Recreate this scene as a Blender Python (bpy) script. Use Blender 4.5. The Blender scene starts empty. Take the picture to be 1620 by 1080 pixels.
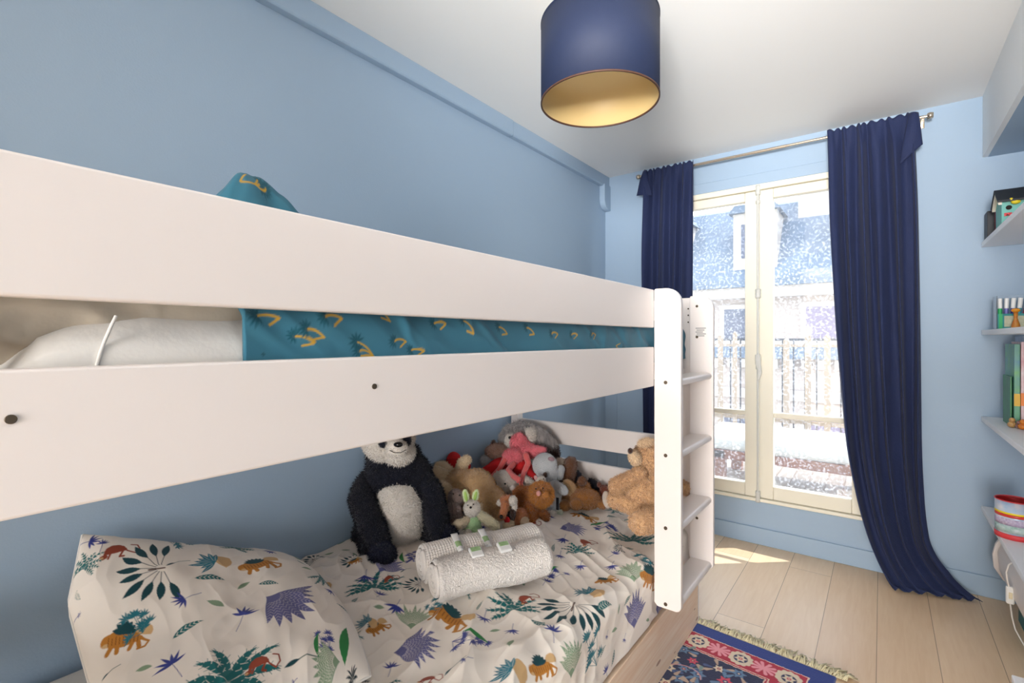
import bpy, bmesh, math, random
import numpy as np
from mathutils import Vector, Matrix
from mathutils.bvhtree import BVHTree

random.seed(7)
RNG = np.random.default_rng(7)
SC = bpy.context.scene
C = SC.collection

# ------------------------------------------------------------------ camera
CAMZ = 1.29
F_PX = 770.0
YAW = math.radians(37.2)
cd = bpy.data.cameras.new('camera')
cd.sensor_width = 36.0
cd.lens = 36.0 * F_PX / 1620.0
cd.shift_y = -4.0 / 1620.0
cd.clip_start = 0.02
cam = bpy.data.objects.new('camera', cd)
cam.location = (0, 0, CAMZ)
cam.rotation_euler = (math.radians(90), 0, YAW)
C.objects.link(cam)
SC.camera = cam

# ------------------------------------------------------------------ world, sun, lights, exposure
w = bpy.data.worlds.new('sky')
SC.world = w
w.use_nodes = True
wn = w.node_tree
wn.nodes.clear()
sky = wn.nodes.new('ShaderNodeTexSky')
sky.sky_type = 'NISHITA'
sky.sun_disc = False
sky.sun_elevation = math.radians(52)
sky.sun_rotation = math.radians(40)
bg = wn.nodes.new('ShaderNodeBackground')
bg.inputs['Strength'].default_value = 0.68
wo = wn.nodes.new('ShaderNodeOutputWorld')
haze = wn.nodes.new('ShaderNodeMix')
haze.data_type = 'RGBA'
haze.inputs['Factor'].default_value = 0.45
haze.inputs['B'].default_value = (7.0, 7.0, 7.0, 1)
wn.links.new(sky.outputs[0], haze.inputs['A'])
wn.links.new(haze.outputs['Result'], bg.inputs[0])
wn.links.new(bg.outputs[0], wo.inputs[0])


def light(name, kind, loc, energy, color=(1, 1, 1), direction=None, size=None, angle=None):
    ld = bpy.data.lights.new(name, kind)
    ld.energy = energy
    ld.color = color
    if kind == 'AREA':
        ld.shape = 'RECTANGLE'
        ld.size, ld.size_y = size
    if angle is not None:
        ld.angle = angle
    o = bpy.data.objects.new(name, ld)
    o.location = loc
    if direction is not None:
        o.rotation_euler = Vector(direction).to_track_quat('-Z', 'Y').to_euler()
    C.objects.link(o)
    return o


light('sun', 'SUN', (0, 6, 8), 5.0, (1.0, 0.96, 0.9), (-0.42, -0.36, -0.83), angle=math.radians(0.6))
# sampling portal of the tall window; two fill lamps added unseen behind the camera
win = light('window_portal', 'AREA', (-0.62, 3.47, 1.28), 1.0, (1, 1, 1), (0, -1, 0), size=(1.2, 2.0))
win.data.cycles.is_portal = True
light('added_rear_fill', 'AREA', (0.40, -4.4, 1.10), 228.0, (1.0, 0.985, 0.975), (-0.12, 1, 0.03), size=(1.6, 2.0))  # added fill shining in through the rear opening
up_ = light('added_far_end_fill', 'AREA', (0.15, -0.75, 1.75), 17.0, (1.0, 0.985, 0.97), (-0.20, 0.92, 0.31), size=(0.5, 0.5))  # added to lift the ceiling and far walls, no real lamp
up_.data.spread = math.radians(62)
SC.view_settings.view_transform = 'Standard'
SC.view_settings.look = 'None'
SC.view_settings.gamma = 1.0
SC.view_settings.use_curve_mapping = False
SC.view_settings.exposure = 0.24
SC.cycles.use_denoising = True
SC.cycles.max_bounces = 8
SC.cycles.diffuse_bounces = 5
SC.cycles.transparent_max_bounces = 16

# ------------------------------------------------------------------ helpers: rays
FWD = Vector((-math.sin(YAW), math.cos(YAW), 0))
RGT = Vector((math.cos(YAW), math.sin(YAW), 0))
UP = Vector((0, 0, 1))
EYE = Vector((0, 0, CAMZ))


def D(px, py):
    return FWD + RGT * ((px - 810.0) / F_PX) + UP * ((536.0 - py) / F_PX)


def W(px, py, t):
    return EYE + D(px, py) * t


def WY(px, py, y):
    d = D(px, py)
    return EYE + d * (y / d.y)


def WX(px, py, x):
    d = D(px, py)
    return EYE + d * (x / d.x)


def WZ(px, py, z):
    d = D(px, py)
    return EYE + d * ((z - CAMZ) / d.z)


# ------------------------------------------------------------------ helpers: materials
def lin(c):
    return tuple(((v / 255.0) / 12.92 if v / 255.0 <= 0.04045 else ((v / 255.0 + 0.055) / 1.055) ** 2.4) for v in c) + (1.0,)


def nodes_of(name):
    m = bpy.data.materials.new(name)
    m.use_nodes = True
    nt = m.node_tree
    b = nt.nodes['Principled BSDF']
    return m, nt, b


def setin(b, k, v):
    if k in b.inputs:
        b.inputs[k].default_value = v


def mat(name, rgb, rough=0.6, var=0.08, scale=12.0, bump=0.0, bscale=60.0, metal=0.0, sheen=0.0, stretch=None,
        rgb2=None, spec=None, subs=0.0, alpha=None, trans=0.0):
    m, nt, b = nodes_of(name)
    tc = nt.nodes.new('ShaderNodeTexCoord')
    mp = nt.nodes.new('ShaderNodeMapping')
    nt.links.new(tc.outputs['Object'], mp.inputs[0])
    if stretch:
        mp.inputs['Scale'].default_value = stretch
    n = nt.nodes.new('ShaderNodeTexNoise')
    n.inputs['Scale'].default_value = scale
    n.inputs['Detail'].default_value = 4
    nt.links.new(mp.outputs[0], n.inputs['Vector'])
    mx = nt.nodes.new('ShaderNodeMix')
    mx.data_type = 'RGBA'
    c = lin(rgb)
    c2 = lin(rgb2) if rgb2 else tuple(v * (1 - var) for v in c[:3]) + (1,)
    c1 = c if rgb2 else tuple(min(1, v * (1 + var)) for v in c[:3]) + (1,)
    mx.inputs['A'].default_value = c1
    mx.inputs['B'].default_value = c2
    nt.links.new(n.outputs['Fac'], mx.inputs['Factor'])
    nt.links.new(mx.outputs['Result'], b.inputs['Base Color'])
    b.inputs['Roughness'].default_value = rough
    b.inputs['Metallic'].default_value = metal
    setin(b, 'Sheen Weight', sheen)
    if spec is not None:
        setin(b, 'Specular IOR Level', spec)
    if trans:
        setin(b, 'Transmission Weight', trans)
    if bump:
        n2 = nt.nodes.new('ShaderNodeTexNoise')
        n2.inputs['Scale'].default_value = bscale
        n2.inputs['Detail'].default_value = 3
        nt.links.new(mp.outputs[0], n2.inputs['Vector'])
        bp = nt.nodes.new('ShaderNodeBump')
        bp.inputs['Strength'].default_value = bump
        bp.inputs['Distance'].default_value = 0.01
        nt.links.new(n2.outputs['Fac'], bp.inputs['Height'])
        nt.links.new(bp.outputs[0], b.inputs['Normal'])
    return m


def vmat(name, rough=0.8, sheen=0.1, weave=900.0, wb=0.15, spec=0.2):
    """cloth whose print comes from the mesh's own colour attribute"""
    m, nt, b = nodes_of(name)
    a = nt.nodes.new('ShaderNodeAttribute')
    a.attribute_name = 'print'
    nt.links.new(a.outputs['Color'], b.inputs['Base Color'])
    b.inputs['Roughness'].default_value = rough
    setin(b, 'Sheen Weight', sheen)
    setin(b, 'Specular IOR Level', spec)
    if wb:
        tc = nt.nodes.new('ShaderNodeTexCoord')
        n2 = nt.nodes.new('ShaderNodeTexNoise')
        n2.inputs['Scale'].default_value = weave
        nt.links.new(tc.outputs['Object'], n2.inputs['Vector'])
        bp = nt.nodes.new('ShaderNodeBump')
        bp.inputs['Strength'].default_value = wb
        bp.inputs['Distance'].default_value = 0.001
        nt.links.new(n2.outputs['Fac'], bp.inputs['Height'])
        nt.links.new(bp.outputs[0], b.inputs['Normal'])
    return m


M = {}
M['wall'] = mat('wall_blue_paint', (154, 176, 198), 0.55, 0.02, 1.5, 0.05, 180)
M['ceiling'] = mat('ceiling_white_paint', (236, 236, 234), 0.8, 0.01, 2)
M['soffit'] = mat('soffit_white_paint', (232, 235, 236), 0.6, 0.01, 2)
M['white'] = mat('white_lacquered_board', (231, 223, 219), 0.35, 0.012, 3)
M['shelf'] = mat('white_shelf_board', (240, 240, 242), 0.4, 0.01, 3)
M['frame'] = mat('cream_window_paint', (236, 230, 212), 0.45, 0.02, 6)
M['screw'] = mat('dark_bronze_screw', (92, 80, 66), 0.4, 0.1, 50, metal=0.6)
M['hole'] = mat('dark_hole', (40, 32, 28), 0.9)
M['steel'] = mat('brushed_nickel', (205, 190, 170), 0.25, 0.03, 30, metal=0.9)
M['navy'] = mat('navy_velvet', (20, 34, 74), 0.8, 0.22, 25, 0.2, 300, sheen=0.06, stretch=(1, 1, 0.25))
M['shade'] = mat('navy_shade_cotton', (16, 30, 60), 0.7, 0.06, 40, 0.1, 500)
M['gold'] = mat('gold_shade_lining', (200, 172, 118), 0.5, 0.03, 8)
M['brown_trim'] = mat('brown_shade_trim', (72, 44, 30), 0.6)
M['sheet'] = mat('white_cotton_sheet', (226, 222, 216), 0.85, 0.02, 6, 0.1, 60)
M['beige'] = mat('beige_cotton', (196, 184, 166), 0.85, 0.04, 6, 0.15, 40)
M['greyband'] = mat('grey_mattress_border', (186, 176, 172), 0.85, 0.03, 6)
M['pine'] = None
M['towel'] = mat('white_terry_towel', (250, 243, 236), 0.95, 0.03, 120, 0.5, 420, sheen=0.4)
M['zinc'] = mat('blue_grey_zinc', (92, 108, 126), 0.7, 0.25, 3, 0.1, 5)
M['stone'] = mat('cream_facade_stone', (166, 154, 146), 0.9, 0.10, 2.2)
M['stone2'] = mat('pale_facade_band', (184, 176, 168), 0.9, 0.06, 3)
M['pane_far'] = mat('far_window_pane', (70, 76, 96), 0.25, 0.2, 2)
M['shutter'] = mat('lavender_shutter', (104, 94, 122), 0.7, 0.1, 3)
M['iron'] = mat('dark_iron', (58, 62, 70), 0.6)
M['picket'] = mat('weathered_picket_wood', (160, 142, 120), 0.85, 0.15, 9, stretch=(1, 1, 0.2))
M['deck'] = mat('grey_deck_wood', (150, 178, 166), 0.85, 0.2, 6, stretch=(1, 0.2, 1))
M['lounger'] = mat('red_brown_teak', (128, 72, 48), 0.55, 0.25, 14, stretch=(0.3, 1, 1))
M['cushion'] = mat('white_outdoor_cushion', (206, 206, 200), 0.9, 0.03, 6, 0.15, 25)
M['cushion2'] = mat('pale_green_grey_cushion', (150, 162, 152), 0.9, 0.03, 6, 0.15, 25)
M['blackeye'] = mat('shiny_black_bead', (10, 9, 9), 0.15)
M['white_plastic'] = mat('white_plastic', (240, 240, 238), 0.35, 0.01)


def node_math(nt, op, a=None, b=None, c=None):
    n = nt.nodes.new('ShaderNodeMath')
    n.operation = op
    for i, v in enumerate((a, b, c)):
        if v is None:
            continue
        if isinstance(v, (int, float)):
            n.inputs[i].default_value = v
        else:
            nt.links.new(v, n.inputs[i])
    return n.outputs[0]


def wood_planks(name, width, off, length, light_c, dark_c, seam=0.0022, axis='x'):
    m, nt, b = nodes_of(name)
    tc = nt.nodes.new('ShaderNodeTexCoord')
    sp = nt.nodes.new('ShaderNodeSeparateXYZ')
    nt.links.new(tc.outputs['Object'], sp.inputs[0])
    X, Y = (sp.outputs[0], sp.outputs[1]) if axis == 'x' else (sp.outputs[1], sp.outputs[0])
    xs = node_math(nt, 'DIVIDE', node_math(nt, 'ADD', X, off), width)
    fx = node_math(nt, 'FLOOR', xs)
    w1 = nt.nodes.new('ShaderNodeTexWhiteNoise')
    w1.noise_dimensions = '1D'
    nt.links.new(fx, w1.inputs['W'])
    ys = node_math(nt, 'ADD', node_math(nt, 'DIVIDE', Y, length), w1.outputs['Value'])
    fy = node_math(nt, 'FLOOR', ys)
    cmb = nt.nodes.new('ShaderNodeCombineXYZ')
    nt.links.new(fx, cmb.inputs[0])
    nt.links.new(fy, cmb.inputs[1])
    w2 = nt.nodes.new('ShaderNodeTexWhiteNoise')
    w2.noise_dimensions = '2D'
    nt.links.new(cmb.outputs[0], w2.inputs['Vector'])
    # grain
    mp = nt.nodes.new('ShaderNodeMapping')
    mp.inputs['Scale'].default_value = (18, 1.6, 1) if axis == 'x' else (1.6, 18, 1)
    add = nt.nodes.new('ShaderNodeVectorMath')
    add.operation = 'ADD'
    nt.links.new(tc.outputs['Object'], add.inputs[0])
    sc2 = nt.nodes.new('ShaderNodeVectorMath')
    sc2.operation = 'SCALE'
    sc2.inputs['Scale'].default_value = 7.0
    nt.links.new(w2.outputs['Color'], sc2.inputs[0])
    nt.links.new(sc2.outputs[0], add.inputs[1])
    nt.links.new(add.outputs[0], mp.inputs[0])
    gn = nt.nodes.new('ShaderNodeTexNoise')
    gn.inputs['Scale'].default_value = 3.0
    gn.inputs['Detail'].default_value = 6
    gn.inputs['Distortion'].default_value = 0.8
    nt.links.new(mp.outputs[0], gn.inputs['Vector'])
    fac = node_math(nt, 'ADD', node_math(nt, 'MULTIPLY', gn.outputs['Fac'], 0.55), node_math(nt, 'MULTIPLY', w2.outputs['Value'], 0.55))
    mx = nt.nodes.new('ShaderNodeMix')
    mx.data_type = 'RGBA'
    mx.inputs['A'].default_value = lin(light_c)
    mx.inputs['B'].default_value = lin(dark_c)
    nt.links.new(fac, mx.inputs['Factor'])
    # seams
    frx = node_math(nt, 'FRACT', xs)
    fry = node_math(nt, 'FRACT', ys)
    sx = node_math(nt, 'LESS_THAN', frx, seam / width)
    sy = node_math(nt, 'LESS_THAN', fry, seam / length)
    s = node_math(nt, 'MAXIMUM', sx, sy)
    mx2 = nt.nodes.new('ShaderNodeMix')
    mx2.data_type = 'RGBA'
    nt.links.new(node_math(nt, 'MULTIPLY', s, 0.75), mx2.inputs['Factor'])
    nt.links.new(mx.outputs['Result'], mx2.inputs['A'])
    mx2.inputs['B'].default_value = lin((96, 66, 44))
    nt.links.new(mx2.outputs['Result'], b.inputs['Base Color'])
    b.inputs['Roughness'].default_value = 0.42
    return m


M['floor'] = wood_planks('light_oak_floorboards', 0.2, 0.617, 1.7, (246, 224, 194), (218, 184, 146))


def pine_mat():
    m, nt, b = nodes_of('knotty_pine_board')
    tc = nt.nodes.new('ShaderNodeTexCoord')
    mp = nt.nodes.new('ShaderNodeMapping')
    mp.inputs['Scale'].default_value = (1, 1.1, 22)
    nt.links.new(tc.outputs['Object'], mp.inputs[0])
    n = nt.nodes.new('ShaderNodeTexNoise')
    n.inputs['Scale'].default_value = 2.4
    n.inputs['Detail'].default_value = 5
    n.inputs['Distortion'].default_value = 1.2
    nt.links.new(mp.outputs[0], n.inputs['Vector'])
    cr = nt.nodes.new('ShaderNodeValToRGB')
    cr.color_ramp.elements[0].position = 0.3
    cr.color_ramp.elements[0].color = lin((238, 206, 174))
    cr.color_ramp.elements[1].position = 0.7
    cr.color_ramp.elements[1].color = lin((250, 230, 206))
    nt.links.new(n.outputs['Fac'], cr.inputs[0])
    mp2 = nt.nodes.new('ShaderNodeMapping')
    mp2.inputs['Scale'].default_value = (1, 3.2, 11)
    nt.links.new(tc.outputs['Object'], mp2.inputs[0])
    v = nt.nodes.new('ShaderNodeTexVoronoi')
    v.inputs['Scale'].default_value = 1.7
    nt.links.new(mp2.outputs[0], v.inputs['Vector'])
    k = node_math(nt, 'LESS_THAN', v.outputs['Distance'], 0.13)
    mx = nt.nodes.new('ShaderNodeMix')
    mx.data_type = 'RGBA'
    nt.links.new(node_math(nt, 'MULTIPLY', k, 0.7), mx.inputs['Factor'])
    nt.links.new(cr.outputs[0], mx.inputs['A'])
    mx.inputs['B'].default_value = lin((140, 84, 52))
    nt.links.new(mx.outputs['Result'], b.inputs['Base Color'])
    b.inputs['Roughness'].default_value = 0.5
    return m


M['pine'] = pine_mat()


def glass_mat():
    m, nt, b = nodes_of('dusty_window_glass')
    nt.nodes.remove(b)
    out = nt.nodes['Material Output']
    tr = nt.nodes.new('ShaderNodeBsdfTransparent')
    tr.inputs[0].default_value = (0.97, 0.99, 1.0, 1)
    gl = nt.nodes.new('ShaderNodeBsdfGlossy')
    gl.inputs['Roughness'].default_value = 0.02
    df = nt.nodes.new('ShaderNodeBsdfTranslucent')
    df.inputs[0].default_value = (0.95, 0.97, 1, 1)
    tc = nt.nodes.new('ShaderNodeTexCoord')
    n = nt.nodes.new('ShaderNodeTexNoise')
    n.inputs['Scale'].default_value = 70
    n.inputs['Detail'].default_value = 5
    nt.links.new(tc.outputs['Object'], n.inputs['Vector'])
    n2 = nt.nodes.new('ShaderNodeTexNoise')
    n2.inputs['Scale'].default_value = 2.5
    nt.links.new(tc.outputs['Object'], n2.inputs['Vector'])
    sp = node_math(nt, 'MULTIPLY', node_math(nt, 'GREATER_THAN', n.outputs['Fac'], 0.56), 0.28)
    bs = node_math(nt, 'ADD', node_math(nt, 'MULTIPLY', sp, n2.outputs['Fac']), 0.05)
    m1 = nt.nodes.new('ShaderNodeMixShader')
    nt.links.new(bs, m1.inputs[0])
    nt.links.new(tr.outputs[0], m1.inputs[1])
    nt.links.new(df.outputs[0], m1.inputs[2])
    m2 = nt.nodes.new('ShaderNodeMixShader')
    m2.inputs[0].default_value = 0.05
    nt.links.new(m1.outputs[0], m2.inputs[1])
    nt.links.new(gl.outputs[0], m2.inputs[2])
    nt.links.new(m2.outputs[0], out.inputs[0])
    return m


M['glass'] = glass_mat()

# ------------------------------------------------------------------ helpers: objects
ORIG = {}


def tag(o, label=None, cat=None, group=None, kind=None):
    if label:
        o['label'] = label
    if cat:
        o['category'] = cat
    if group:
        o['group'] = group
    if kind:
        o['kind'] = kind
    return o


def thing(name, label, cat, loc, group=None):
    o = bpy.data.objects.new(name, None)
    o.empty_display_size = 0.05
    o.location = loc
    C.objects.link(o)
    ORIG[o.name] = Vector(loc)
    tag(o, label, cat, group)
    return o


def mesh_obj(name, verts, faces, m, parent=None, smooth=False, origin=None, mats=None, fm=None):
    """verts in world space; the object keeps an origin at its parent's base"""
    me = bpy.data.meshes.new(name)
    o = bpy.data.objects.new(name, me)
    base = Vector((0, 0, 0))
    if parent is not None:
        base = ORIG[parent.name]
        o.parent = parent
    elif origin is not None:
        base = Vector(origin)
        o.location = base
    C.objects.link(o)
    ORIG[o.name] = base
    v = np.asarray(verts, dtype=np.float64) - np.array(base)
    me.from_pydata([tuple(r) for r in v], [], [tuple(f) for f in faces])
    if mats:
        for q in mats:
            me.materials.append(q)
        if fm is not None:
            me.polygons.foreach_set('material_index', fm)
    elif m is not None:
        me.materials.append(m)
    if smooth:
        me.polygons.foreach_set('use_smooth', [True] * len(me.polygons))
    me.update()
    return o


def bm_obj(name, bm, m, parent=None, smooth=False, origin=None):
    bm.verts.ensure_lookup_table()
    bm.verts.index_update()
    vs = [v.co[:] for v in bm.verts]
    fs = [[v.index for v in f.verts] for f in bm.faces]
    bm.free()
    return mesh_obj(name, vs, fs, m, parent, smooth, origin)


def bevel(o, wd=0.003, seg=2, angle=40):
    md = o.modifiers.new('bevel', 'BEVEL')
    md.width = wd
    md.segments = seg
    md.limit_method = 'ANGLE'
    md.angle_limit = math.radians(angle)
    o.data.polygons.foreach_set('use_smooth', [True] * len(o.data.polygons))
    wn_ = o.modifiers.new('wn', 'WEIGHTED_NORMAL')
    return o


def add_box(bm, lo, hi):
    x0, y0, z0 = lo
    x1, y1, z1 = hi
    vs = [bm.verts.new(p) for p in ((x0, y0, z0), (x1, y0, z0), (x1, y1, z0), (x0, y1, z0), (x0, y0, z1), (x1, y0, z1), (x1, y1, z1), (x0, y1, z1))]
    for f in ((0, 3, 2, 1), (4, 5, 6, 7), (0, 1, 5, 4), (1, 2, 6, 5), (2, 3, 7, 6), (3, 0, 4, 7)):
        bm.faces.new([vs[i] for i in f])


def box(name, lo, hi, m, parent=None, bev=0.0, origin=None):
    bm = bmesh.new()
    add_box(bm, lo, hi)
    o = bm_obj(name, bm, m, parent, origin=origin)
    if bev:
        bevel(o, bev)
    return o


def boxes(name, lst, m, parent=None, bev=0.0, origin=None):
    bm = bmesh.new()
    for lo, hi in lst:
        add_box(bm, lo, hi)
    o = bm_obj(name, bm, m, parent, origin=origin)
    if bev:
        bevel(o, bev)
    return o


def add_tube(bm, pts, radii, n=12, cap=True):
    pts = [Vector(p) for p in pts]
    if isinstance(radii, (int, float)):
        radii = [radii] * len(pts)
    rings = []
    ref = None
    for i, p in enumerate(pts):
        a = pts[max(i - 1, 0)]
        b = pts[min(i + 1, len(pts) - 1)]
        t = (b - a).normalized()
        if ref is None or abs(ref.dot(t)) > 0.95:
            ref = Vector((0, 0, 1)) if abs(t.z) < 0.9 else Vector((1, 0, 0))
        u = (ref - t * ref.dot(t)).normalized()
        ref = u
        v = t.cross(u)
        rings.append([bm.verts.new(p + (u * math.cos(2 * math.pi * k / n) + v * math.sin(2 * math.pi * k / n)) * radii[i]) for k in range(n)])
    for r0, r1 in zip(rings, rings[1:]):
        for k in range(n):
            bm.faces.new((r0[k], r0[(k + 1) % n], r1[(k + 1) % n], r1[k]))
    if cap:
        bm.faces.new(rings[0][::-1])
        bm.faces.new(rings[-1])


def tube(name, pts, radii, m, parent=None, n=12, origin=None):
    bm = bmesh.new()
    add_tube(bm, pts, radii, n)
    o = bm_obj(name, bm, m, parent, smooth=True, origin=origin)
    bevel(o, min(radii if isinstance(radii, float) else max(radii), 0.002) * 0.3, 1, 60)
    return o


def prism(name, outline, axis, lo, hi, m, parent=None, bev=0.0, origin=None):
    """outline in the two other axes, extruded along axis (0, 1, 2)"""
    vs = []
    for s in (lo, hi):
        for p in outline:
            q = list(p)
            q.insert(axis, s)
            vs.append(q)
    n = len(outline)
    fs = [list(range(n)), list(range(n, 2 * n))[::-1]]
    for i in range(n):
        j = (i + 1) % n
        fs.append([i, i + n, j + n, j][::1])
    bm = bmesh.new()
    bv = [bm.verts.new(v) for v in vs]
    for f in fs:
        bm.faces.new([bv[i] for i in f])
    bmesh.ops.recalc_face_normals(bm, faces=bm.faces)
    o = bm_obj(name, bm, m, parent, origin=origin)
    if bev:
        bevel(o, bev)
    return o


def lathe(name, prof, center, m, parent=None, n=48, smooth=True, close=False, origin=None):
    vs, fs = [], []
    k = len(prof)
    for i in range(n):
        a = 2 * math.pi * i / n
        for r, z in prof:
            vs.append((center[0] + r * math.cos(a), center[1] + r * math.sin(a), center[2] + z))
    for i in range(n):
        j = (i + 1) % n
        for q in range(k - 1 + (1 if close else 0)):
            q2 = (q + 1) % k
            fs.append((i * k + q, j * k + q, j * k + q2, i * k + q2))
    return mesh_obj(name, vs, fs, m, parent, smooth, origin)


def grid_mesh(name, P, m, parent=None, origin=None, colors=None, mats=None, closed=False):
    """P: (ny, nx, 3) array in world space -> fast quad grid"""
    ny, nx = P.shape[:2]
    me = bpy.data.meshes.new(name)
    o = bpy.data.objects.new(name, me)
    base = np.zeros(3)
    if parent is not None:
        base = np.array(ORIG[parent.name])
        o.parent = parent
    elif origin is not None:
        base = np.array(origin, float)
        o.location = origin
    C.objects.link(o)
    ORIG[o.name] = Vector(base)
    V = (P.reshape(-1, 3) - base).astype(np.float32)
    me.vertices.add(len(V))
    me.vertices.foreach_set('co', V.ravel())
    idx = np.arange(nx * ny).reshape(ny, nx)
    q = np.stack([idx[:-1, :-1], idx[:-1, 1:], idx[1:, 1:], idx[1:, :-1]], -1).reshape(-1, 4)
    me.loops.add(q.size)
    me.loops.foreach_set('vertex_index', q.ravel())
    me.polygons.add(len(q))
    me.polygons.foreach_set('loop_start', np.arange(0, q.size, 4))
    me.polygons.foreach_set('use_smooth', np.ones(len(q), bool))
    me.materials.append(m)
    if colors is not None:
        at = me.color_attributes.new('print', 'FLOAT_COLOR', 'POINT')
        ca = np.ones((nx * ny, 4), np.float32)
        ca[:, :3] = colors.reshape(-1, 3)
        at.data.foreach_set('color', ca.ravel())
    me.update(calc_edges=True)
    return o


# ---- value noise on arrays
def vnoise(x, y, seed=0):
    xi = np.floor(x).astype(np.int64)
    yi = np.floor(y).astype(np.int64)
    xf = x - xi
    yf = y - yi
    xf = xf * xf * (3 - 2 * xf)
    yf = yf * yf * (3 - 2 * yf)

    def h(a, b):
        v = (a * 374761393 + b * 668265263 + seed * 974711) & 0x7fffffff
        v = ((v ^ (v >> 13)) * 1274126177) & 0x7fffffff
        return ((v ^ (v >> 16)) & 0xffff) / 65535.0
    return (h(xi, yi) * (1 - xf) + h(xi + 1, yi) * xf) * (1 - yf) + (h(xi, yi + 1) * (1 - xf) + h(xi + 1, yi + 1) * xf) * yf


def fbm(x, y, seed=0, octv=4):
    s, a = 0, 0.5
    for k in range(octv):
        s = s + a * vnoise(x * 2 ** k, y * 2 ** k, seed + k * 17)
        a *= 0.5
    return s


def ridged(x, y, seed=0):
    return 1 - np.abs(2 * vnoise(x, y, seed) - 1)


# ------------------------------------------------------------------ the room
XL, YB, ZC = -1.674, 3.38, 2.51
XN = 0.405          # front plane of soffit and shelves
XR = 0.80
YN = -1.3


def struct(o):
    o['kind'] = 'structure'
    return o


struct(box('floor', (XL - 0.1, YN, -0.1), (XR + 0.1, YB + 0.2, 0), M['floor']))
struct(box('ceiling', (XL - 0.1, YN, ZC), (XR + 0.1, YB + 0.2, ZC + 0.1), M['ceiling']))
struct(box('wall_left', (XL - 0.1, YN, 0), (XL, YB + 0.2, ZC), M['wall']))
struct(box('wall_right', (XR, YN, 0), (XR + 0.1, YB + 0.2, ZC), M['wall']))
WX0, WX1, WZ0, WZ1 = -1.23, -0.005, 0.269, 2.262
struct(boxes('wall_back', [((XL, YB, 0), (WX0, YB + 0.2, ZC)), ((WX1, YB, 0), (XR, YB + 0.2, ZC)),
                           ((WX0, YB, 0), (WX1, YB + 0.2, WZ0)), ((WX0, YB, WZ1), (WX1, YB + 0.2, ZC))], M['wall']))
# near wall; its opening is added and sized to pass the fill light
struct(boxes('wall_near', [((XL, YN - 0.1, 0), (-0.9, YN, ZC)), ((0.7, YN - 0.1, 0), (XR, YN, ZC)), ((-0.9, YN - 0.1, 2.3), (0.7, YN, ZC))], M['wall']))
# unseen box added beyond the opening, keeps sky light out of the room
struct(box('floor_fill_box', (-1.6, -4.7, -0.1), (2.6, YN, 0), M['floor']))
struct(box('ceiling_fill_box', (-1.6, -4.7, ZC), (2.6, YN, ZC + 0.1), M['ceiling']))
struct(boxes('wall_fill_box', [((-1.7, -4.8, 0), (-1.6, YN - 0.1, ZC)), ((2.6, -4.8, 0), (2.7, YN - 0.1, ZC)), ((-1.7, -4.8, 0), (2.7, -4.7, ZC)), ((XR + 0.1, YN - 0.1, 0), (2.7, YN, ZC))], M['ceiling']))
# soffit over the shelf niche: white front, blue underside
struct(box('trim_1', (XN, YN, 2.202), (XN + 0.02, YB, ZC), M['soffit']))
struct(box('trim_2', (XN + 0.02, YN, 2.20), (XR, YB, 2.22), M['wall']))
bb = boxes('baseboard_back', [((XL, YB - 0.012, 0), (XR, YB, 0.105))], M['wall'], bev=0.004)
struct(bb)
struct(box('baseboard_left', (XL, YN, 0), (XL + 0.012, YB - 0.012, 0.105), M['wall'], bev=0.004))
# blue casing round the window and the thin vertical batten by the corner
struct(boxes('trim_3', [((WX0 - 0.07, YB - 0.014, WZ1), (WX1 + 0.07, YB, WZ1 + 0.068)),
                        ((WX0 - 0.07, YB - 0.014, 0.105), (WX0, YB, WZ1)), ((WX1, YB - 0.014, 0.105), (WX1 + 0.07, YB, WZ1))], M['wall'], bev=0.004))
struct(box('trim_4', (-1.585, YB - 0.006, 0.105), (-1.575, YB, 1.35), M['wall'], bev=0.002))

# cable trunking along wall and ceiling with its elbow
t = thing('cable_trunking', 'blue painted trunking running along the top of the left wall to the corner', 'trunking', (XL, 1.0, 2.42))
prism('trunk_cover', [(XL, 2.425), (XL + 0.03, 2.425), (XL + 0.037, 2.432), (XL + 0.037, ZC), (XL, ZC)], 1, -1.0, 2.17, M['wall'], t, 0.002)
prism('trunk_cover', [(XL, 2.427), (XL + 0.028, 2.427), (XL + 0.034, 2.434), (XL + 0.034, ZC), (XL, ZC)], 1, 2.176, YB - 0.0, M['wall'], t, 0.002)
el = []
for k in range(9):
    a = math.pi / 2 * k / 8
    el.append((YB - 0.10 + 0.08 * (1 - math.cos(a)), 2.33 - 0.075 * math.sin(a)))
out = [(YB - 0.10, 2.44), (YB - 0.10, 2.33)] + el[1:] + [(YB, 2.255), (YB, 2.44)]
prism('elbow', out, 0, XL + 0.0, XL + 0.045, M['wall'], t, 0.004)

# ------------------------------------------------------------------ the window
wf = struct(thing('window_1', None, None, (-0.62, YB, WZ0)))
y0, y1 = YB + 0.005, YB + 0.06
boxes('outer_frame', [((WX0, y0 - 0.02, WZ0), (WX0 + 0.045, y1 + 0.04, WZ1)), ((WX1 - 0.045, y0 - 0.02, WZ0), (WX1, y1 + 0.04, WZ1)),
                      ((WX0, y0 - 0.02, WZ1 - 0.035), (WX1, y1 + 0.04, WZ1)), ((WX0, y0 - 0.02, WZ0), (WX1, y1 + 0.04, WZ0 + 0.02))], M['frame'], wf, 0.004)
XM = -0.618


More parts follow.
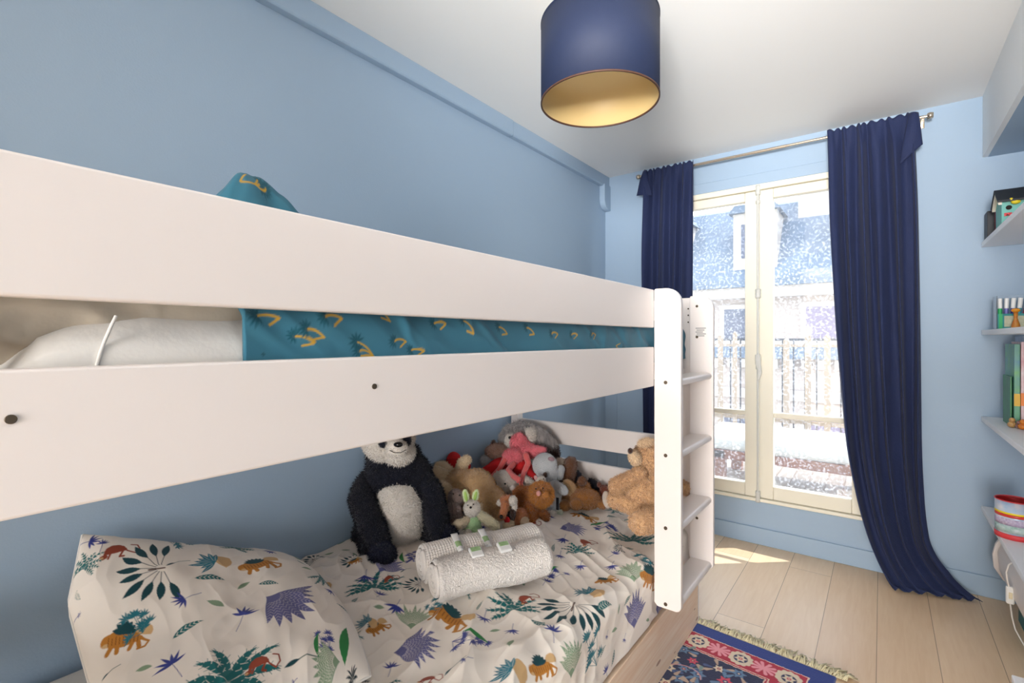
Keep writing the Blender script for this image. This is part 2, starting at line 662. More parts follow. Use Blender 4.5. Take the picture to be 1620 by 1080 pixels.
def leaf(xa, xb, gl0, gl1):
    f = boxes('window_sash', [((xa, y0, WZ0 + 0.022), (gl0, y1, WZ1 - 0.037)), ((gl1, y0, WZ0 + 0.022), (xb, y1, WZ1 - 0.037)),
                              ((gl0, y0, WZ0 + 0.022), (gl1, y1, 0.372)), ((gl0, y0, 2.168), (gl1, y1, WZ1 - 0.037)),
                              ((gl0, y0 + 0.012, 0.800), (gl1, y1 - 0.012, 0.832))], M['frame'], wf, 0.005)
    box('pane', (gl0 - 0.005, y0 + 0.024, 0.365), (gl1 + 0.005, y0 + 0.028, 2.175), M['glass'], f)
    return f


leaf(WX0 + 0.047, XM - 0.004, WX0 + 0.13, -0.697)
leaf(XM + 0.004, WX1 - 0.047, -0.535, WX1 - 0.13)
# espagnolette bolt: rod, guides and handle on the meeting stile
M['bolt'] = mat('painted_bolt_metal', (206, 206, 200), 0.35, 0.05, 30)
tube('bolt_rod', [(XM, y0 - 0.018, 0.30), (XM, y0 - 0.018, 2.235)], 0.0065, M['bolt'], wf)
for z, r, h in ((2.225, 0.017, 0.06), (1.575, 0.018, 0.06), (1.115, 0.014, 0.03), (0.30, 0.016, 0.07), (2.15, 0.014, 0.02)):
    lathe('rod_guide', [(0.0, -h / 2), (r * 0.8, -h / 2), (r, -h / 3), (r * 0.8, -h / 6), (r, 0), (r * 0.8, h / 6), (r, h / 3), (r * 0.8, h / 2), (0.0, h / 2)], (XM, y0 - 0.013, z), M['bolt'], wf, 20)
prism('handle', [(XM - 0.012, 1.19), (XM + 0.012, 1.20), (XM + 0.018, 1.14), (XM + 0.024, 1.08), (XM + 0.010, 1.03), (XM - 0.004, 1.04), (XM + 0.004, 1.09), (XM - 0.010, 1.13)], 1, y0 - 0.04, y0 - 0.018, M['bolt'], wf, 0.004)
lathe('handle_boss', [(0, -0.03), (0.017, -0.03), (0.02, 0.0), (0.017, 0.03), (0, 0.03)], (XM, y0 - 0.014, 1.16), M['frame'], wf, 20)

# ------------------------------------------------------------------ curtains and rod
rod = thing('curtain_rod', 'thin brushed metal curtain rod above the window', 'curtain rod', (-0.59, 3.29, 2.437))
ZR = 2.437
tube('rod', [(-1.36, 3.29, ZR), (-0.45, 3.29, ZR)], 0.009, M['steel'], rod)
tube('rod', [(-0.45, 3.29, ZR), (0.19, 3.29, ZR)], 0.0075, M['steel'], rod)
for x in (-1.372, 0.20):
    o = lathe('finial', [(0, -0.012), (0.014, -0.012), (0.017, 0), (0.014, 0.012), (0, 0.012)], (0, 0, 0), M['steel'], rod, 20)
    o.rotation_euler = (0, math.pi / 2, 0)
    o.data.transform(Matrix.Translation(ORIG[rod.name]))
    o.location = Vector((x, 3.29, ZR)) - ORIG[rod.name]
for x in (-1.345, 0.17):
    boxes('bracket', [((x - 0.006, 3.29, ZR - 0.012), (x + 0.006, YB, ZR - 0.002)), ((x - 0.012, YB - 0.006, ZR - 0.03), (x + 0.012, YB, ZR + 0.02))], M['steel'], rod, 0.001)


def curtain(name, label, rows, nf, seed, flap):
    """rows: list of (s, left point, right point, fold depth)"""
    root = thing(name, label, 'curtain', (rows[0][1][0] * 0.5 + rows[0][2][0] * 0.5, 3.28, 0.0))
    NX, NY = 260, 180
    ss = np.array([r[0] for r in rows])
    L = np.array([r[1] for r in rows], float)
    R = np.array([r[2] for r in rows], float)
    A = np.array([r[3] for r in rows], float)
    u = np.linspace(0, 1, NX)
    P = np.zeros((NY, NX, 3))
    rs = np.linspace(0, 1, NY)

    def sm(s, arr):
        h = 0.05 * min(1.0, s / 0.05, (1 - s) / 0.05)
        return float(np.mean(np.interp(np.linspace(s - h, s + h, 9), ss, arr)))
    for j, s in enumerate(rs):
        l = np.array([sm(s, L[:, k]) for k in range(3)])
        r = np.array([sm(s, R[:, k]) for k in range(3)])
        a = sm(s, A)
        base = l[None] * (1 - u[:, None]) + r[None] * u[:, None]
        warp = u + 0.02 * np.sin(u * 9 + seed + s * 2.0) + 0.015 * np.sin(u * 23 + seed * 3 - s * 3)
        ph = warp * nf * 2 * np.pi
        f = 1.25 * np.sin(ph) * (0.55 + 0.45 * vnoise(warp * nf * 0.8, np.full(NX, s * 1.5), seed)) + 0.35 * np.sin(ph * 0.43 + 1.3 + s * 2.2) + 0.18 * np.sin(ph * 2.1 + s * 5)
        # tight gathers at the heading
        g = max(0, 1 - s / 0.06)
        f = f * (1 - g * 0.55) + g * 0.35 * np.sin(ph * 2)
        P[j] = base
        P[j, :, 1] += -a * f * 0.9
        P[j, :, 0] += a * 0.22 * np.cos(ph + 0.6)
        if s < 0.05:
            P[j, :, 2] += 0.006 * np.sin(ph * 2) * (1 - s / 0.05)
        P[j, :, 2] = np.maximum(P[j, :, 2], 0.004 + 0.012 * (1 + np.sin(ph)))
    o = grid_mesh('curtain_panel', P, M['navy'], root)
    md = o.modifiers.new('thick', 'SOLIDIFY')
    md.thickness = 0.0025
    # folded over outer top corner
    a, b, c, d = [Vector(q) for q in flap]
    n = 14
    Q = np.zeros((n, n, 3))
    for i in range(n):
        for j in range(n):
            p = a.lerp(b, i / (n - 1)).lerp(d.lerp(c, i / (n - 1)), j / (n - 1))
            p = p + Vector((0, -0.012 * math.sin(math.pi * i / (n - 1)) - 0.008 * math.sin(5 * j / n), 0))
            Q[j, i] = p
    fo = grid_mesh('folded_corner', Q, M['navy'], root)
    md = fo.modifiers.new('thick', 'SOLIDIFY')
    md.thickness = 0.004
    return root


Y = 3.268
curtain('curtain', 'long navy velvet curtain right of the window, trailing onto the floor', [
    (0.0, (-0.245, Y, 2.462), (0.125, Y, 2.462), 0.010),
    (0.05, (-0.240, Y, 2.36), (0.140, Y, 2.36), 0.022),
    (0.20, (-0.235, Y, 1.98), (0.155, Y, 1.98), 0.028),
    (0.45, (-0.205, Y, 1.32), (0.165, Y, 1.32), 0.030),
    (0.70, (-0.160, Y, 0.68), (0.170, Y, 0.68), 0.030),
    (0.84, (-0.090, 3.25, 0.30), (0.185, 3.28, 0.34), 0.026),
    (0.93, (-0.010, 3.20, 0.08), (0.215, 3.30, 0.16), 0.020),
    (0.97, (0.030, 3.17, 0.02), (0.300, 3.30, 0.06), 0.012),
    (1.0, (0.055, 3.15, 0.008), (0.392, 3.262, 0.008), 0.006)], 5.5, 3,
    [(0.115, 3.262, 2.462), (0.150, 3.262, 2.455), (0.168, 3.262, 2.29), (0.075, 3.255, 2.20)])
curtain('curtain', 'navy velvet curtain left of the window, behind the end of the bunk bed', [
    (0.0, (-1.325, Y, 2.462), (-0.985, Y, 2.462), 0.010),
    (0.05, (-1.325, Y, 2.36), (-0.985, Y, 2.36), 0.022),
    (0.25, (-1.340, Y, 1.88), (-0.990, Y, 1.88), 0.026),
    (0.60, (-1.330, Y, 0.98), (-1.00, Y, 0.98), 0.028),
    (0.94, (-1.320, Y, 0.14), (-1.01, Y, 0.14), 0.026),
    (1.0, (-1.320, 3.26, 0.02), (-1.01, 3.26, 0.02), 0.022)], 5.0, 11,
    [(-1.325, 3.262, 2.455), (-1.30, 3.262, 2.462), (-1.26, 3.255, 2.28), (-1.375, 3.262, 2.30)])

# ------------------------------------------------------------------ lamp
LC = W(948, 162, 1.674)
LB = LC.z
lamp = thing('pendant_lamp', 'navy drum shade pendant lamp with gold lining on the ceiling', 'lamp', (LC.x, LC.y, ZC))
lathe('lamp_shade', [(0.2, 0), (0.2, 0.272), (0.1985, 0.272), (0.1985, 0)], (LC.x, LC.y, LB), M['shade'], lamp, 96, close=True)
lathe('shade_lining', [(0.198, 0.001), (0.198, 0.271), (0.1972, 0.271), (0.1972, 0.001)], (LC.x, LC.y, LB), M['gold'], lamp, 96, close=True)
lathe('shade_rim', [(0.1965, -0.001), (0.2012, -0.001), (0.2012, 0.004), (0.1965, 0.004)], (LC.x, LC.y, LB), M['brown_trim'], lamp, 96, close=True)
lathe('shade_rim', [(0.1965, 0.268), (0.2012, 0.268), (0.2012, 0.273), (0.1965, 0.273)], (LC.x, LC.y, LB), M['shade'], lamp, 96, close=True)
lathe('ceiling_rose', [(0, 0), (0.05, 0), (0.045, -0.02), (0.01, -0.03), (0, -0.03)], (LC.x, LC.y, ZC), M['white_plastic'], lamp, 32)
tube('cord', [(LC.x, LC.y, ZC - 0.02), (LC.x, LC.y, LB + 0.26)], 0.003, M['white_plastic'], lamp)
lathe('socket', [(0, 0.02), (0.018, 0.02), (0.02, -0.03), (0, -0.03)], (LC.x, LC.y, LB + 0.245), M['white_plastic'], lamp, 24)
bm = bmesh.new()
for k in range(3):
    a = 2 * math.pi * k / 3 + 0.4
    add_tube(bm, [(LC.x, LC.y, LB + 0.262), (LC.x + 0.198 * math.cos(a), LC.y + 0.198 * math.sin(a), LB + 0.268)], 0.0015, 6)
bm_obj('spider', bm, M['steel'], lamp)

# ------------------------------------------------------------------ bunk bed
XO = -0.65       # outer face
BE = 2.20        # inner face of the window end
bed = thing('bunk_bed', 'white bunk bed with ladder standing along the left wall', 'bunk bed', (-1.15, 1.1, 0))


def screw(p, axis, parent, r=0.0075, name='screw'):
    """round screw head with socket, facing axis"""
    bm = bmesh.new()
    ax = Vector(axis)
    add_tube(bm, [Vector(p) - ax * 0.001, Vector(p) + ax * 0.0018], r, 16)
    o = bm_obj(name, bm, M['screw'], parent, smooth=False)
    bevel(o, 0.0006, 2)
    bm = bmesh.new()
    return o


rail_top = box('guard_rail', (XO - 0.022, 0.0, CAMZ + 0.040), (XO, 1.702, 1.467), M['white'], bed, 0.004)
rail_low = box('side_rail', (XO - 0.022, 0.0, 1.120), (XO, 1.702, 1.2615), M['white'], bed, 0.004)
pa = WX(17, 663, XO)
screw((XO, pa.y, pa.z), (1, 0, 0), rail_low, 0.0045)
pa = WX(592, 611, XO)
screw((XO, pa.y, pa.z), (1, 0, 0), rail_low, 0.0045)
box('guard_rail', (XL + 0.012, 0.0, CAMZ + 0.040), (XL + 0.034, 2.2, 1.40), M['white'], bed, 0.004)
box('side_rail', (XL + 0.012, 0.0, 1.120), (XL + 0.034, 2.2, 1.2615), M['white'], bed, 0.004)
# posts
for (x0, x1, ya, yb) in ((XO - 0.052, XO - 0.003, 2.13, 2.178), (XL + 0.012, XL + 0.06, BE - 0.02, BE + 0.028),):
    po = box('post', (x0, ya, 0.25 if x0 > -1 else 0), (x1, yb, 1.467), M['white'], bed, 0.004)
    for zz in (1.42, 1.392, 1.362, 0.87, 0.55):
        screw((x1 - 0.010, ya, zz), (0, -1, 0), po, 0.0035)
box('post', (XL + 0.012, 0.0, 0), (XL + 0.06, 0.05, 1.467), M['white'], bed, 0.004)
box('post', (XO - 0.072, -0.055, 0), (XO - 0.024, -0.005, 1.467), M['white'], bed, 0.004)
# end boards towards the window
xa, xb = XL + 0.061, XO - 0.053
for z0, z1 in ((0.734, 0.846), (0.545, 0.662), (1.12, 1.26), (1.33, 1.467)):
    box('end_board', (xa, BE, z0), (xb + 0.0, BE + 0.022, z1), M['white'], bed, 0.004)
for z0, z1 in ((0.545, 0.70), (1.12, 1.26), (1.33, 1.467)):
    box('head_board', (XL + 0.061, -0.02, z0), (XO - 0.074, 0.002, z1), M['white'], bed, 0.004)
# lower side rails and the slat bases
box('side_rail', (XO - 0.044, -0.003, 0.27), (XO - 0.022, 2.128, 0.40), M['white'], bed, 0.004)
box('side_rail', (XL + 0.012, 0.052, 0.27), (XL + 0.034, BE - 0.022, 0.40), M['white'], bed, 0.004)
box('slat_base', (XL + 0.036, 0.06, 0.30), (XO - 0.046, 2.12, 0.325), M['white'], bed)
box('slat_base', (XL + 0.036, 0.02, 1.14), (XO - 0.024, 2.12, 1.165), M['white'], bed)


# ladder
def stile(ya, yb, z0, z1):
    x0, x1 = XO, XO + 0.096
    r = 0.055
    o = [(x0, z0 + 0.012), (x0 + 0.012, z0), (x1 - 0.02, z0)]
    for k in range(1, 6):
        a = math.pi / 2 * k / 5
        o.append((x1 - 0.02 + 0.02 * math.sin(a), z0 + 0.02 - 0.02 * math.cos(a)))
    for k in range(0, 9):
        a = math.pi / 2 * k / 8
        o.append((x1 - r + r * math.cos(a), z1 - r + r * math.sin(a)))
    o.append((x0 + 0.004, z1))
    o.append((x0, z1 - 0.004))
    return prism('ladder_stile', o, 1, ya, yb, M['white'], bed, 0.003)


near = stile(1.70, 1.722, 0.335, 1.470)
far = stile(2.107, 2.129, 0.335, 1.472)
RZ = [1.136, 0.878, 0.621, 0.352]
xs_ = WY(1053, 605, 1.70).x
for z in RZ:
    screw((xs_, 1.70, z), (0, -1, 0), near, 0.0065)
for z in (1.428, 1.298, 0.535):
    screw((XO + 0.030, 2.107, z), (0, -1, 0), far, 0.0055)
for z in RZ:
    x0, x1 = XO + 0.004, XO + 0.090
    o = [(x0, z - 0.013), (x1 - 0.012, z - 0.013)]
    for k in range(1, 8):
        a = math.pi * k / 8
        o.append((x1 - 0.012 + 0.012 * math.sin(a), z - 0.013 * math.cos(a)))
    o += [(x1 - 0.012, z + 0.013), (x0, z + 0.013)]
    prism('rung', o, 1, 1.722, 2.107, M['white'], bed, 0.002)
# small printed sticker on the far stile: lines of grey text
sp = WY(1109, 525, 2.107)
boxes('sticker', [((sp.x - 0.022 + 0.004 * (k % 2), 2.1062, sp.z + 0.014 - k * 0.008), (sp.x + 0.020 - 0.006 * (k % 3), 2.1069, sp.z + 0.018 - k * 0.008)) for k in range(5)], mat('grey_print', (150, 148, 146), 0.7), bed)

# trundle drawer
tr = thing('trundle_drawer', 'knotty pine trundle drawer under the bunk bed', 'drawer', (-1.15, 1.1, 0))
box('drawer_front', (-0.682, 0.0, 0.01), (-0.660, 2.262, 0.245), M['pine'], tr, 0.003)
boxes('drawer_box', [((-1.60, 0.0, 0.02), (-1.58, 2.2, 0.22)), ((-1.58, 2.24, 0.02), (-0.682, 2.262, 0.22)), ((-1.58, 0.0, 0.02), (-0.682, 2.24, 0.04))], M['pine'], tr)
box('end_strip', (-0.70, 2.262, 0.0), (-0.660, 2.274, 0.25), M['white'], tr, 0.003)  # white strip standing in for the bed post past the drawer

# ------------------------------------------------------------------ bedding prints
class Print:
    """a sheet of cloth colour, painted in metres of cloth"""

    def __init__(self, nx, ny, step, base):
        self.c = np.empty((ny, nx, 3), np.float64)
        self.c[:] = lin(base)[:3]
        self.s = step
        self.nx, self.ny = nx, ny

    def stroke(self, pts, wid, col, alpha=1.0):
        pts = np.asarray(pts, float)
        wid = np.asarray(wid, float)
        s = self.s
        mw = wid.max() + s
        i0 = max(int((pts[:, 0].min() - mw) / s), 0)
        i1 = min(int((pts[:, 0].max() + mw) / s) + 2, self.nx)
        j0 = max(int((pts[:, 1].min() - mw) / s), 0)
        j1 = min(int((pts[:, 1].max() + mw) / s) + 2, self.ny)
        if i1 <= i0 or j1 <= j0:
            return
        X, Yg = np.meshgrid(np.arange(i0, i1) * s, np.arange(j0, j1) * s)
        best = np.full(X.shape, -1e9)
        for (a, b, wa, wb) in zip(pts[:-1], pts[1:], wid[:-1], wid[1:]):
            d = b - a
            L2 = max(d @ d, 1e-12)
            tt = np.clip(((X - a[0]) * d[0] + (Yg - a[1]) * d[1]) / L2, 0, 1)
            dist = np.hypot(X - a[0] - tt * d[0], Yg - a[1] - tt * d[1])
            best = np.maximum(best, wa + (wb - wa) * tt - dist)
        al = np.clip(best / s + 0.5, 0, 1)[..., None] * alpha
        c = np.array(lin(col)[:3])
        self.c[j0:j1, i0:i1] = self.c[j0:j1, i0:i1] * (1 - al) + c * al


def bez(a, b, c, n=9):
    t_ = np.linspace(0, 1, n)[:, None]
    a, b, c = map(np.asarray, (a, b, c))
    return a * (1 - t_) ** 2 + 2 * b * t_ * (1 - t_) + c * t_ ** 2


def leafw(n, w_, pk=0.45):
    t_ = np.linspace(0, 1, n)
    return w_ * np.clip(np.sin(np.pi * t_ ** (math.log(0.5) / math.log(pk))), 0, 1)


TEAL, DTEAL, BLUE, VIO, SAGE, OCH, RUST, TAN, GREEN, INK, CREAM = (22, 102, 104), (20, 66, 74), (52, 62, 138), (98, 98, 146), (132, 156, 128), (184, 122, 48), (150, 66, 44), (206, 170, 122), (44, 128, 68), (34, 50, 58), (232, 224, 212)


class Mo:
    def __init__(self, pr, b, e):
        self.pr = pr
        self.b = np.asarray(b, float)
        d = np.asarray(e, float) - self.b
        self.L = max(np.hypot(*d), 1e-4)
        self.u = d / self.L
        self.v = np.array([-self.u[1], self.u[0]])

    def T(self, p):
        p = np.atleast_2d(np.asarray(p, float))
        return self.b + (p[:, :1] * self.u + p[:, 1:] * self.v) * self.L

    def blade(self, a, b, c, w_, col, pk=0.45, n=9, alpha=1.0, mid=None):
        q = bez(a, b, c, n)
        self.pr.stroke(self.T(q), leafw(n, w_ * self.L, pk), col, alpha)
        if mid:
            self.pr.stroke(self.T(q[1:-1]), np.full(n - 2, 0.0009), mid, 0.8)

    def line(self, pts, w_, col):
        self.pr.stroke(self.T(pts), np.full(len(pts), max(w_ * self.L, 0.0007)), col)

    def oval(self, c, rx, ry, ang, col):
        ca, sa = math.cos(ang), math.sin(ang)
        p0 = (c[0] - ca * (rx - ry), c[1] - sa * (rx - ry))
        p1 = (c[0] + ca * (rx - ry), c[1] + sa * (rx - ry))
        self.pr.stroke(self.T([p0, p1]), [ry * self.L, ry * self.L], col)


def pol(r, a):
    return (r * math.cos(a), r * math.sin(a))


def m_palm(m, rs, col=TEAL, n=9, spread=3.6, comb=True):
    for k in range(n):
        a = -spread / 2 + spread * k / (n - 1) + rs.uniform(-.12, .12)
        r = rs.uniform(0.75, 1.05) * (1.0 if abs(a) < 1.6 else 0.8)
        bend = 0.35 * (1 if a > 0 else -1)
        e = pol(r, a + bend * 0.6)
        c = pol(r * 0.6, a - bend * 0.4)
        m.blade((0, 0), c, e, 0.075 if comb else 0.06, col, 0.5, n=11)
        if comb and m.L > 0.035:
            q = bez((0, 0), c, e, 12)
            for i in range(2, 11):
                d = q[i] - q[i - 1]
                d /= max(np.hypot(*d), 1e-6)
                nn = np.array([-d[1], d[0]])
                for sgn in (-1, 1):
                    wv = 0.13 * math.sin(math.pi * i / 11)
                    m.pr.stroke(m.T([q[i] + nn * sgn * 0.028, q[i] + nn * sgn * wv + d * 0.07]), [0.0009, 0.0006], CREAM if i % 2 else col)


def m_paddles(m, rs, col=DTEAL, n=10, spread=3.4):
    m.line([(-0.05, 0), (0.25, 0.0)], 0.022, (92, 66, 52))
    for k in range(n):
        a = -spread / 2 + spread * k / (n - 1)
        r = rs.uniform(0.85, 1.02)
        s0 = pol(0.12, a)
        s1 = pol(r * 0.5, a)
        m.line([s0, s1], 0.008, INK)
        m.blade(pol(r * 0.45, a), pol(r * 0.72, a + 0.05), pol(r, a), 0.085, col, 0.5)


def m_star(m, rs, col=BLUE, n=6):
    m.line([(0, 0), (0.45, 0.02), (1, 0.0)], 0.012, col)
    for k in range(n):
        a = math.pi + (-1.25 + 2.5 * k / (n - 1))
        m.blade((0, 0), pol(0.35, a), pol(rs.uniform(.6, .85), a + rs.uniform(-.1, .1)), 0.075, col, 0.4)


def m_fan(m, rs, col=SAGE, n=9, spread=1.5, comb=None):
    for k in range(n):
        a = -spread / 2 + spread * k / (n - 1)
        r = rs.uniform(.82, 1.02) * (1 - 0.18 * abs(a))
        c = pol(r * 0.55, a * 0.7)
        e = pol(r, a * 1.05)
        m.blade((0, 0), c, e, 0.078, col, 0.55, n=11)
    for k in range(n):
        a = -spread / 2 + spread * k / (n - 1)
        r = 0.85 * (1 - 0.18 * abs(a))
        q = bez((0, 0), pol(r * 0.55, a * 0.7), pol(r, a * 1.05), 12)
        if m.L > 0.03:
            for i in range(3, 11):
                d = q[i] - q[i - 1]
                d /= max(np.hypot(*d), 1e-6)
                nn = np.array([-d[1], d[0]])
                for sgn in (-1, 1):
                    m.pr.stroke(m.T([q[i], q[i] + nn * sgn * 0.05 + d * 0.05]), [0.0006, 0.0005], comb or CREAM, 0.75)


def m_leaf(m, rs, col=SAGE, mid=None):
    m.blade((0, 0), (0.5, 0.12), (1, 0.0), 0.17, col, 0.5, mid=mid)


def m_chev(m, rs, col=TEAL):
    m.blade((0, 0), (0.5, 0.22), (1, 0.0), 0.15, col, 0.45, n=11)
    q = bez((0, 0), (0.5, 0.22), (1, 0), 8)
    for i in range(1, 7):
        for sg in (-1, 1):
            m.pr.stroke(m.T([q[i], q[i] + np.array([0.08, 0.10 * sg])]), [0.0009, 0.0007], CREAM)


def m_monkey(m, rs):
    m.blade((0.1, 0.0), (0.35, 0.42), (0.72, 0.05), 0.16, RUST, 0.55)
    m.oval((0.12, 0.0), 0.10, 0.07, 0.4, RUST)
    m.line([(0.3, 0.12), (0.22, -0.08)], 0.025, RUST)
    m.line([(0.62, 0.12), (0.50, -0.10), (0.60, -0.12)], 0.03, RUST)
    m.line([(0.7, 0.05), (0.9, -0.12), (1.02, 0.02), (0.98, 0.22), (0.82, 0.28)], 0.022, RUST)
    m.oval((0.07, -0.02), 0.05, 0.035, 0.4, TAN)


def m_tiger(m, rs, leaves=DTEAL):
    m.blade((0.60, 0.12), (0.9, 0.30), (1.0, 0.05), 0.12, TAN, 0.5)
    m.blade((0.0, -0.02), (0.45, 0.10), (0.9, -0.02), 0.17, OCH, 0.45)
    m.oval((0.10, 0.03), 0.12, 0.095, 0.3, OCH)
    m.blade((0.02, -0.04), (0.1, -0.05), (0.16, -0.06), 0.035, TAN, 0.5)
    for a, b in (((0.25, -0.05), (0.17, -0.20)), ((0.34, -0.05), (0.36, -0.2)), ((0.66, -0.05), (0.62, -0.2)), ((0.76, -0.04), (0.82, -0.19))):
        m.line([a, b], 0.048, OCH)
    m.line([(0.84, -0.02), (1.0, -0.10), (0.95, -0.22), (0.8, -0.25)], 0.026, OCH)
    for k in range(9):
        x = 0.13 + k * 0.075
        m.line([(x, 0.07 - 0.02 * (k % 2)), (x + 0.02, -0.06)], 0.008, (112, 66, 28))
    for k in range(7):
        a = 0.3 + 0.42 * k
        c = np.array((0.42, 0.10))
        e = c + np.array(pol(0.27, a))
        m.blade(c, (c + e) / 2 + 0.03, e, 0.055, leaves, 0.5)


def m_bush(m, rs, col=DTEAL, green=None):
    for k in range(8):
        c = np.array((rs.uniform(0.05, .95), rs.uniform(-.32, .32)))
        a0 = rs.uniform(-.6, .6)
        m.line([(0, 0), tuple(c)], 0.006, col)
        for i in range(7):
            a = a0 - 1.5 + 0.5 * i
            e = c + np.array(pol(rs.uniform(.15, .22), a))
            m.blade(c, (c + e) / 2, e, 0.024, col, 0.45, n=5)
    if green:
        m.blade((0.1, .35), (0.5, 0.55), (0.95, 0.3), 0.09, green, 0.5)


def m_branch(m, rs):
    m.line([(0.1, 0), (0.6, 0.05), (1, -0.03)], 0.012, (60, 92, 84))
    m.blade((0, -0.03), (0.2, 0.05), (0.42, 0.02), 0.05, DTEAL, 0.5)


def m_foliage(m, rs):
    m.blade((0.55, 0.2), (0.9, 0.3), (1.0, -0.1), 0.18, TAN, 0.5)
    for k in range(8):
        c = (0.72, 0.0)
        e = pol(rs.uniform(.35, .62), math.pi - 1.3 + 2.6 * k / 7)
        e = (0.72 + e[0], e[1] * 0.8)
        m.blade(c, ((c[0] + e[0]) / 2, (c[1] + e[1]) / 2 + 0.05), e, 0.055, (30, 112, 132), 0.5, n=7)
        q = bez(c, ((c[0] + e[0]) / 2, (c[1] + e[1]) / 2 + 0.05), e, 6)
        m.pr.stroke(m.T(q[1:5]), [0.0006] * 4, CREAM, 0.7)


MOT = dict(palm=m_palm, pad=m_paddles, star=m_star, sage=m_fan, leaf=m_leaf, chev=m_chev, monkey=m_monkey, tiger=m_tiger, bush=m_bush, branch=m_branch, fol=m_foliage)


def draw(pr, kind, b, e, rs):
    m = Mo(pr, b, e)
    if kind == 'viol':
        m_fan(m, rs, VIO, 9, 1.7, (214, 208, 214))
    elif kind == 'dpalm':
        m_palm(m, rs, INK, 8, 3.2)
    elif kind == 'bbush':
        m_bush(m, rs, BLUE, GREEN)
    elif kind == 'tbush':
        m_bush(m, rs, (34, 110, 124))
    elif kind == 'blade':
        m_leaf(m, rs, GREEN)
    elif kind == 'pstar':
        m_star(m, rs, VIO)
    else:
        MOT[kind](m, rs)


def paint(pr, P, spots, seed, flip=False):
    """spots: (kind, base pixel, tip pixel): where the printed motif shows on this cloth"""
    ny, nx = P.shape[:2]
    st = 4
    Q = P[::st, ::st]
    qy, qx = Q.shape[:2]
    idx = np.arange(qx * qy).reshape(qy, qx)
    q = np.stack([idx[:-1, :-1], idx[:-1, 1:], idx[1:, 1:], idx[1:, :-1]], -1).reshape(-1, 4)
    bvh = BVHTree.FromPolygons([Vector(v) for v in Q.reshape(-1, 3)], [tuple(int(i) for i in f) for f in q])
    rs = random.Random(seed)
    occ = []

    def uv(px, py):
        d = D(px, py).normalized()
        hit, n_, fi, ds = bvh.ray_cast(EYE, d)
        if hit is None:
            return None
        a = q[fi]
        qj, qi = divmod(int(a[0]), qx - 1 + 1)
        # refine inside the quad with the nearest fine vertex
        j0, i0 = qj * st, qi * st
        sub = P[j0:j0 + st + 1, i0:i0 + st + 1]
        dd = ((sub - np.array(hit)) ** 2).sum(-1)
        jj, ii = np.unravel_index(dd.argmin(), dd.shape)
        return np.array(((i0 + ii) * pr.s, (j0 + jj) * pr.s))
    out_ = []
    for kind, b, e in spots:
        ub, ue = uv(*b), uv(*e)
        if ub is None or ue is None:
            continue
        if np.hypot(*(ue - ub)) > 0.30:
            continue
        out_.append((kind, ub, ue))
        draw(pr, kind, ub, ue, rs)
        occ.append(((ub + ue) / 2, np.hypot(*(ue - ub)) * 0.75))
    # the same print carries on where the photograph does not look
    kinds = ['palm', 'tiger', 'sage', 'star', 'monkey', 'viol', 'pad', 'chev', 'leaf', 'tbush', 'bbush', 'star', 'fol', 'leaf', 'chev']
    size = dict(palm=.075, tiger=.10, sage=.10, star=.035, monkey=.07, viol=.13, pad=.10, chev=.05, leaf=.035, tbush=.10, bbush=.09, fol=.11)
    for tries in range(1400):
        k = kinds[tries % len(kinds)]
        sz = size[k]
        c = np.array((rs.uniform(0, pr.nx * pr.s), rs.uniform(0, pr.ny * pr.s)))
        if all(np.hypot(*(c - o_)) > r_ + sz * 0.62 for o_, r_ in occ):
            a = rs.uniform(0, 6.28)
            dv = np.array((math.cos(a), math.sin(a))) * sz / 2
            draw(pr, k, c - dv, c + dv, rs)
            occ.append((c, sz * 0.62))
    return out_


# ---- lower mattress
lm = thing('mattress', 'white sheeted mattress of the lower bunk', 'mattress', (-1.16, 1.1, 0.326))
bm = bmesh.new()
add_box(bm, (XL + 0.04, 0.06, 0.326), (XO - 0.05, 2.10, 0.455))
o = bm_obj('mattress_cover', bm, M['sheet'], lm)
bevel(o, 0.03, 4)

# ---- patterned duvet on the lower bunk
ST = 0.0021
NXD = int(1.22 / ST)
NYD = int(1.72 / ST)
S, Yv = np.meshgrid(np.arange(NXD) * ST, 0.46 + np.arange(NYD) * ST)
Y1D = 0.46 + (NYD - 1) * ST
base = 0.490 + 0.012 * np.sin(S * 6) + 0.0 * S
wr = np.zeros_like(S)
for ang, fr, st_, am, sd in ((0.5, 7, 0.35, 0.016, 1), (-0.7, 10, 0.3, 0.010, 2), (1.2, 16, 0.3, 0.006, 3), (0.2, 26, 0.4, 0.003, 4)):
    a_ = S * math.cos(ang) + Yv * math.sin(ang)
    b_ = -S * math.sin(ang) + Yv * math.cos(ang)
    wp = fbm(S * 4, Yv * 4, sd + 40, 3) * 0.12
    wr += am * (ridged((a_ + wp) * fr, b_ * fr * st_ + 3.1, sd) ** 1.6 - 0.4)
wr *= 1.55
wr += 0.035 * (fbm(S * 2.4, Yv * 2.4, 9, 3) - 0.45)
# across: flat part then over the front edge and down
E = 0.955       # where the cloth turns over the edge
rr = 0.055
xx = np.where(S < E, XL + 0.024 + S, 0)
zz = base.copy()
th = np.clip((S - E) / rr, 0, math.pi / 2)
xe = XL + 0.024 + E
x_turn = xe + rr * np.sin(th)
z_turn = -rr * (1 - np.cos(th))
down = np.clip(S - E - rr * math.pi / 2, 0, None)
PX = np.where(S < E, XL + 0.024 + S, x_turn)
nz = np.cos(th)
nxn = np.sin(th)
PX = PX + wr * nxn * 0.35 - 0.02
PZ = base + np.where(S < E, 0, z_turn) - down + wr * np.maximum(nz, 0.15)
PX = np.minimum(PX, XO - 0.006)
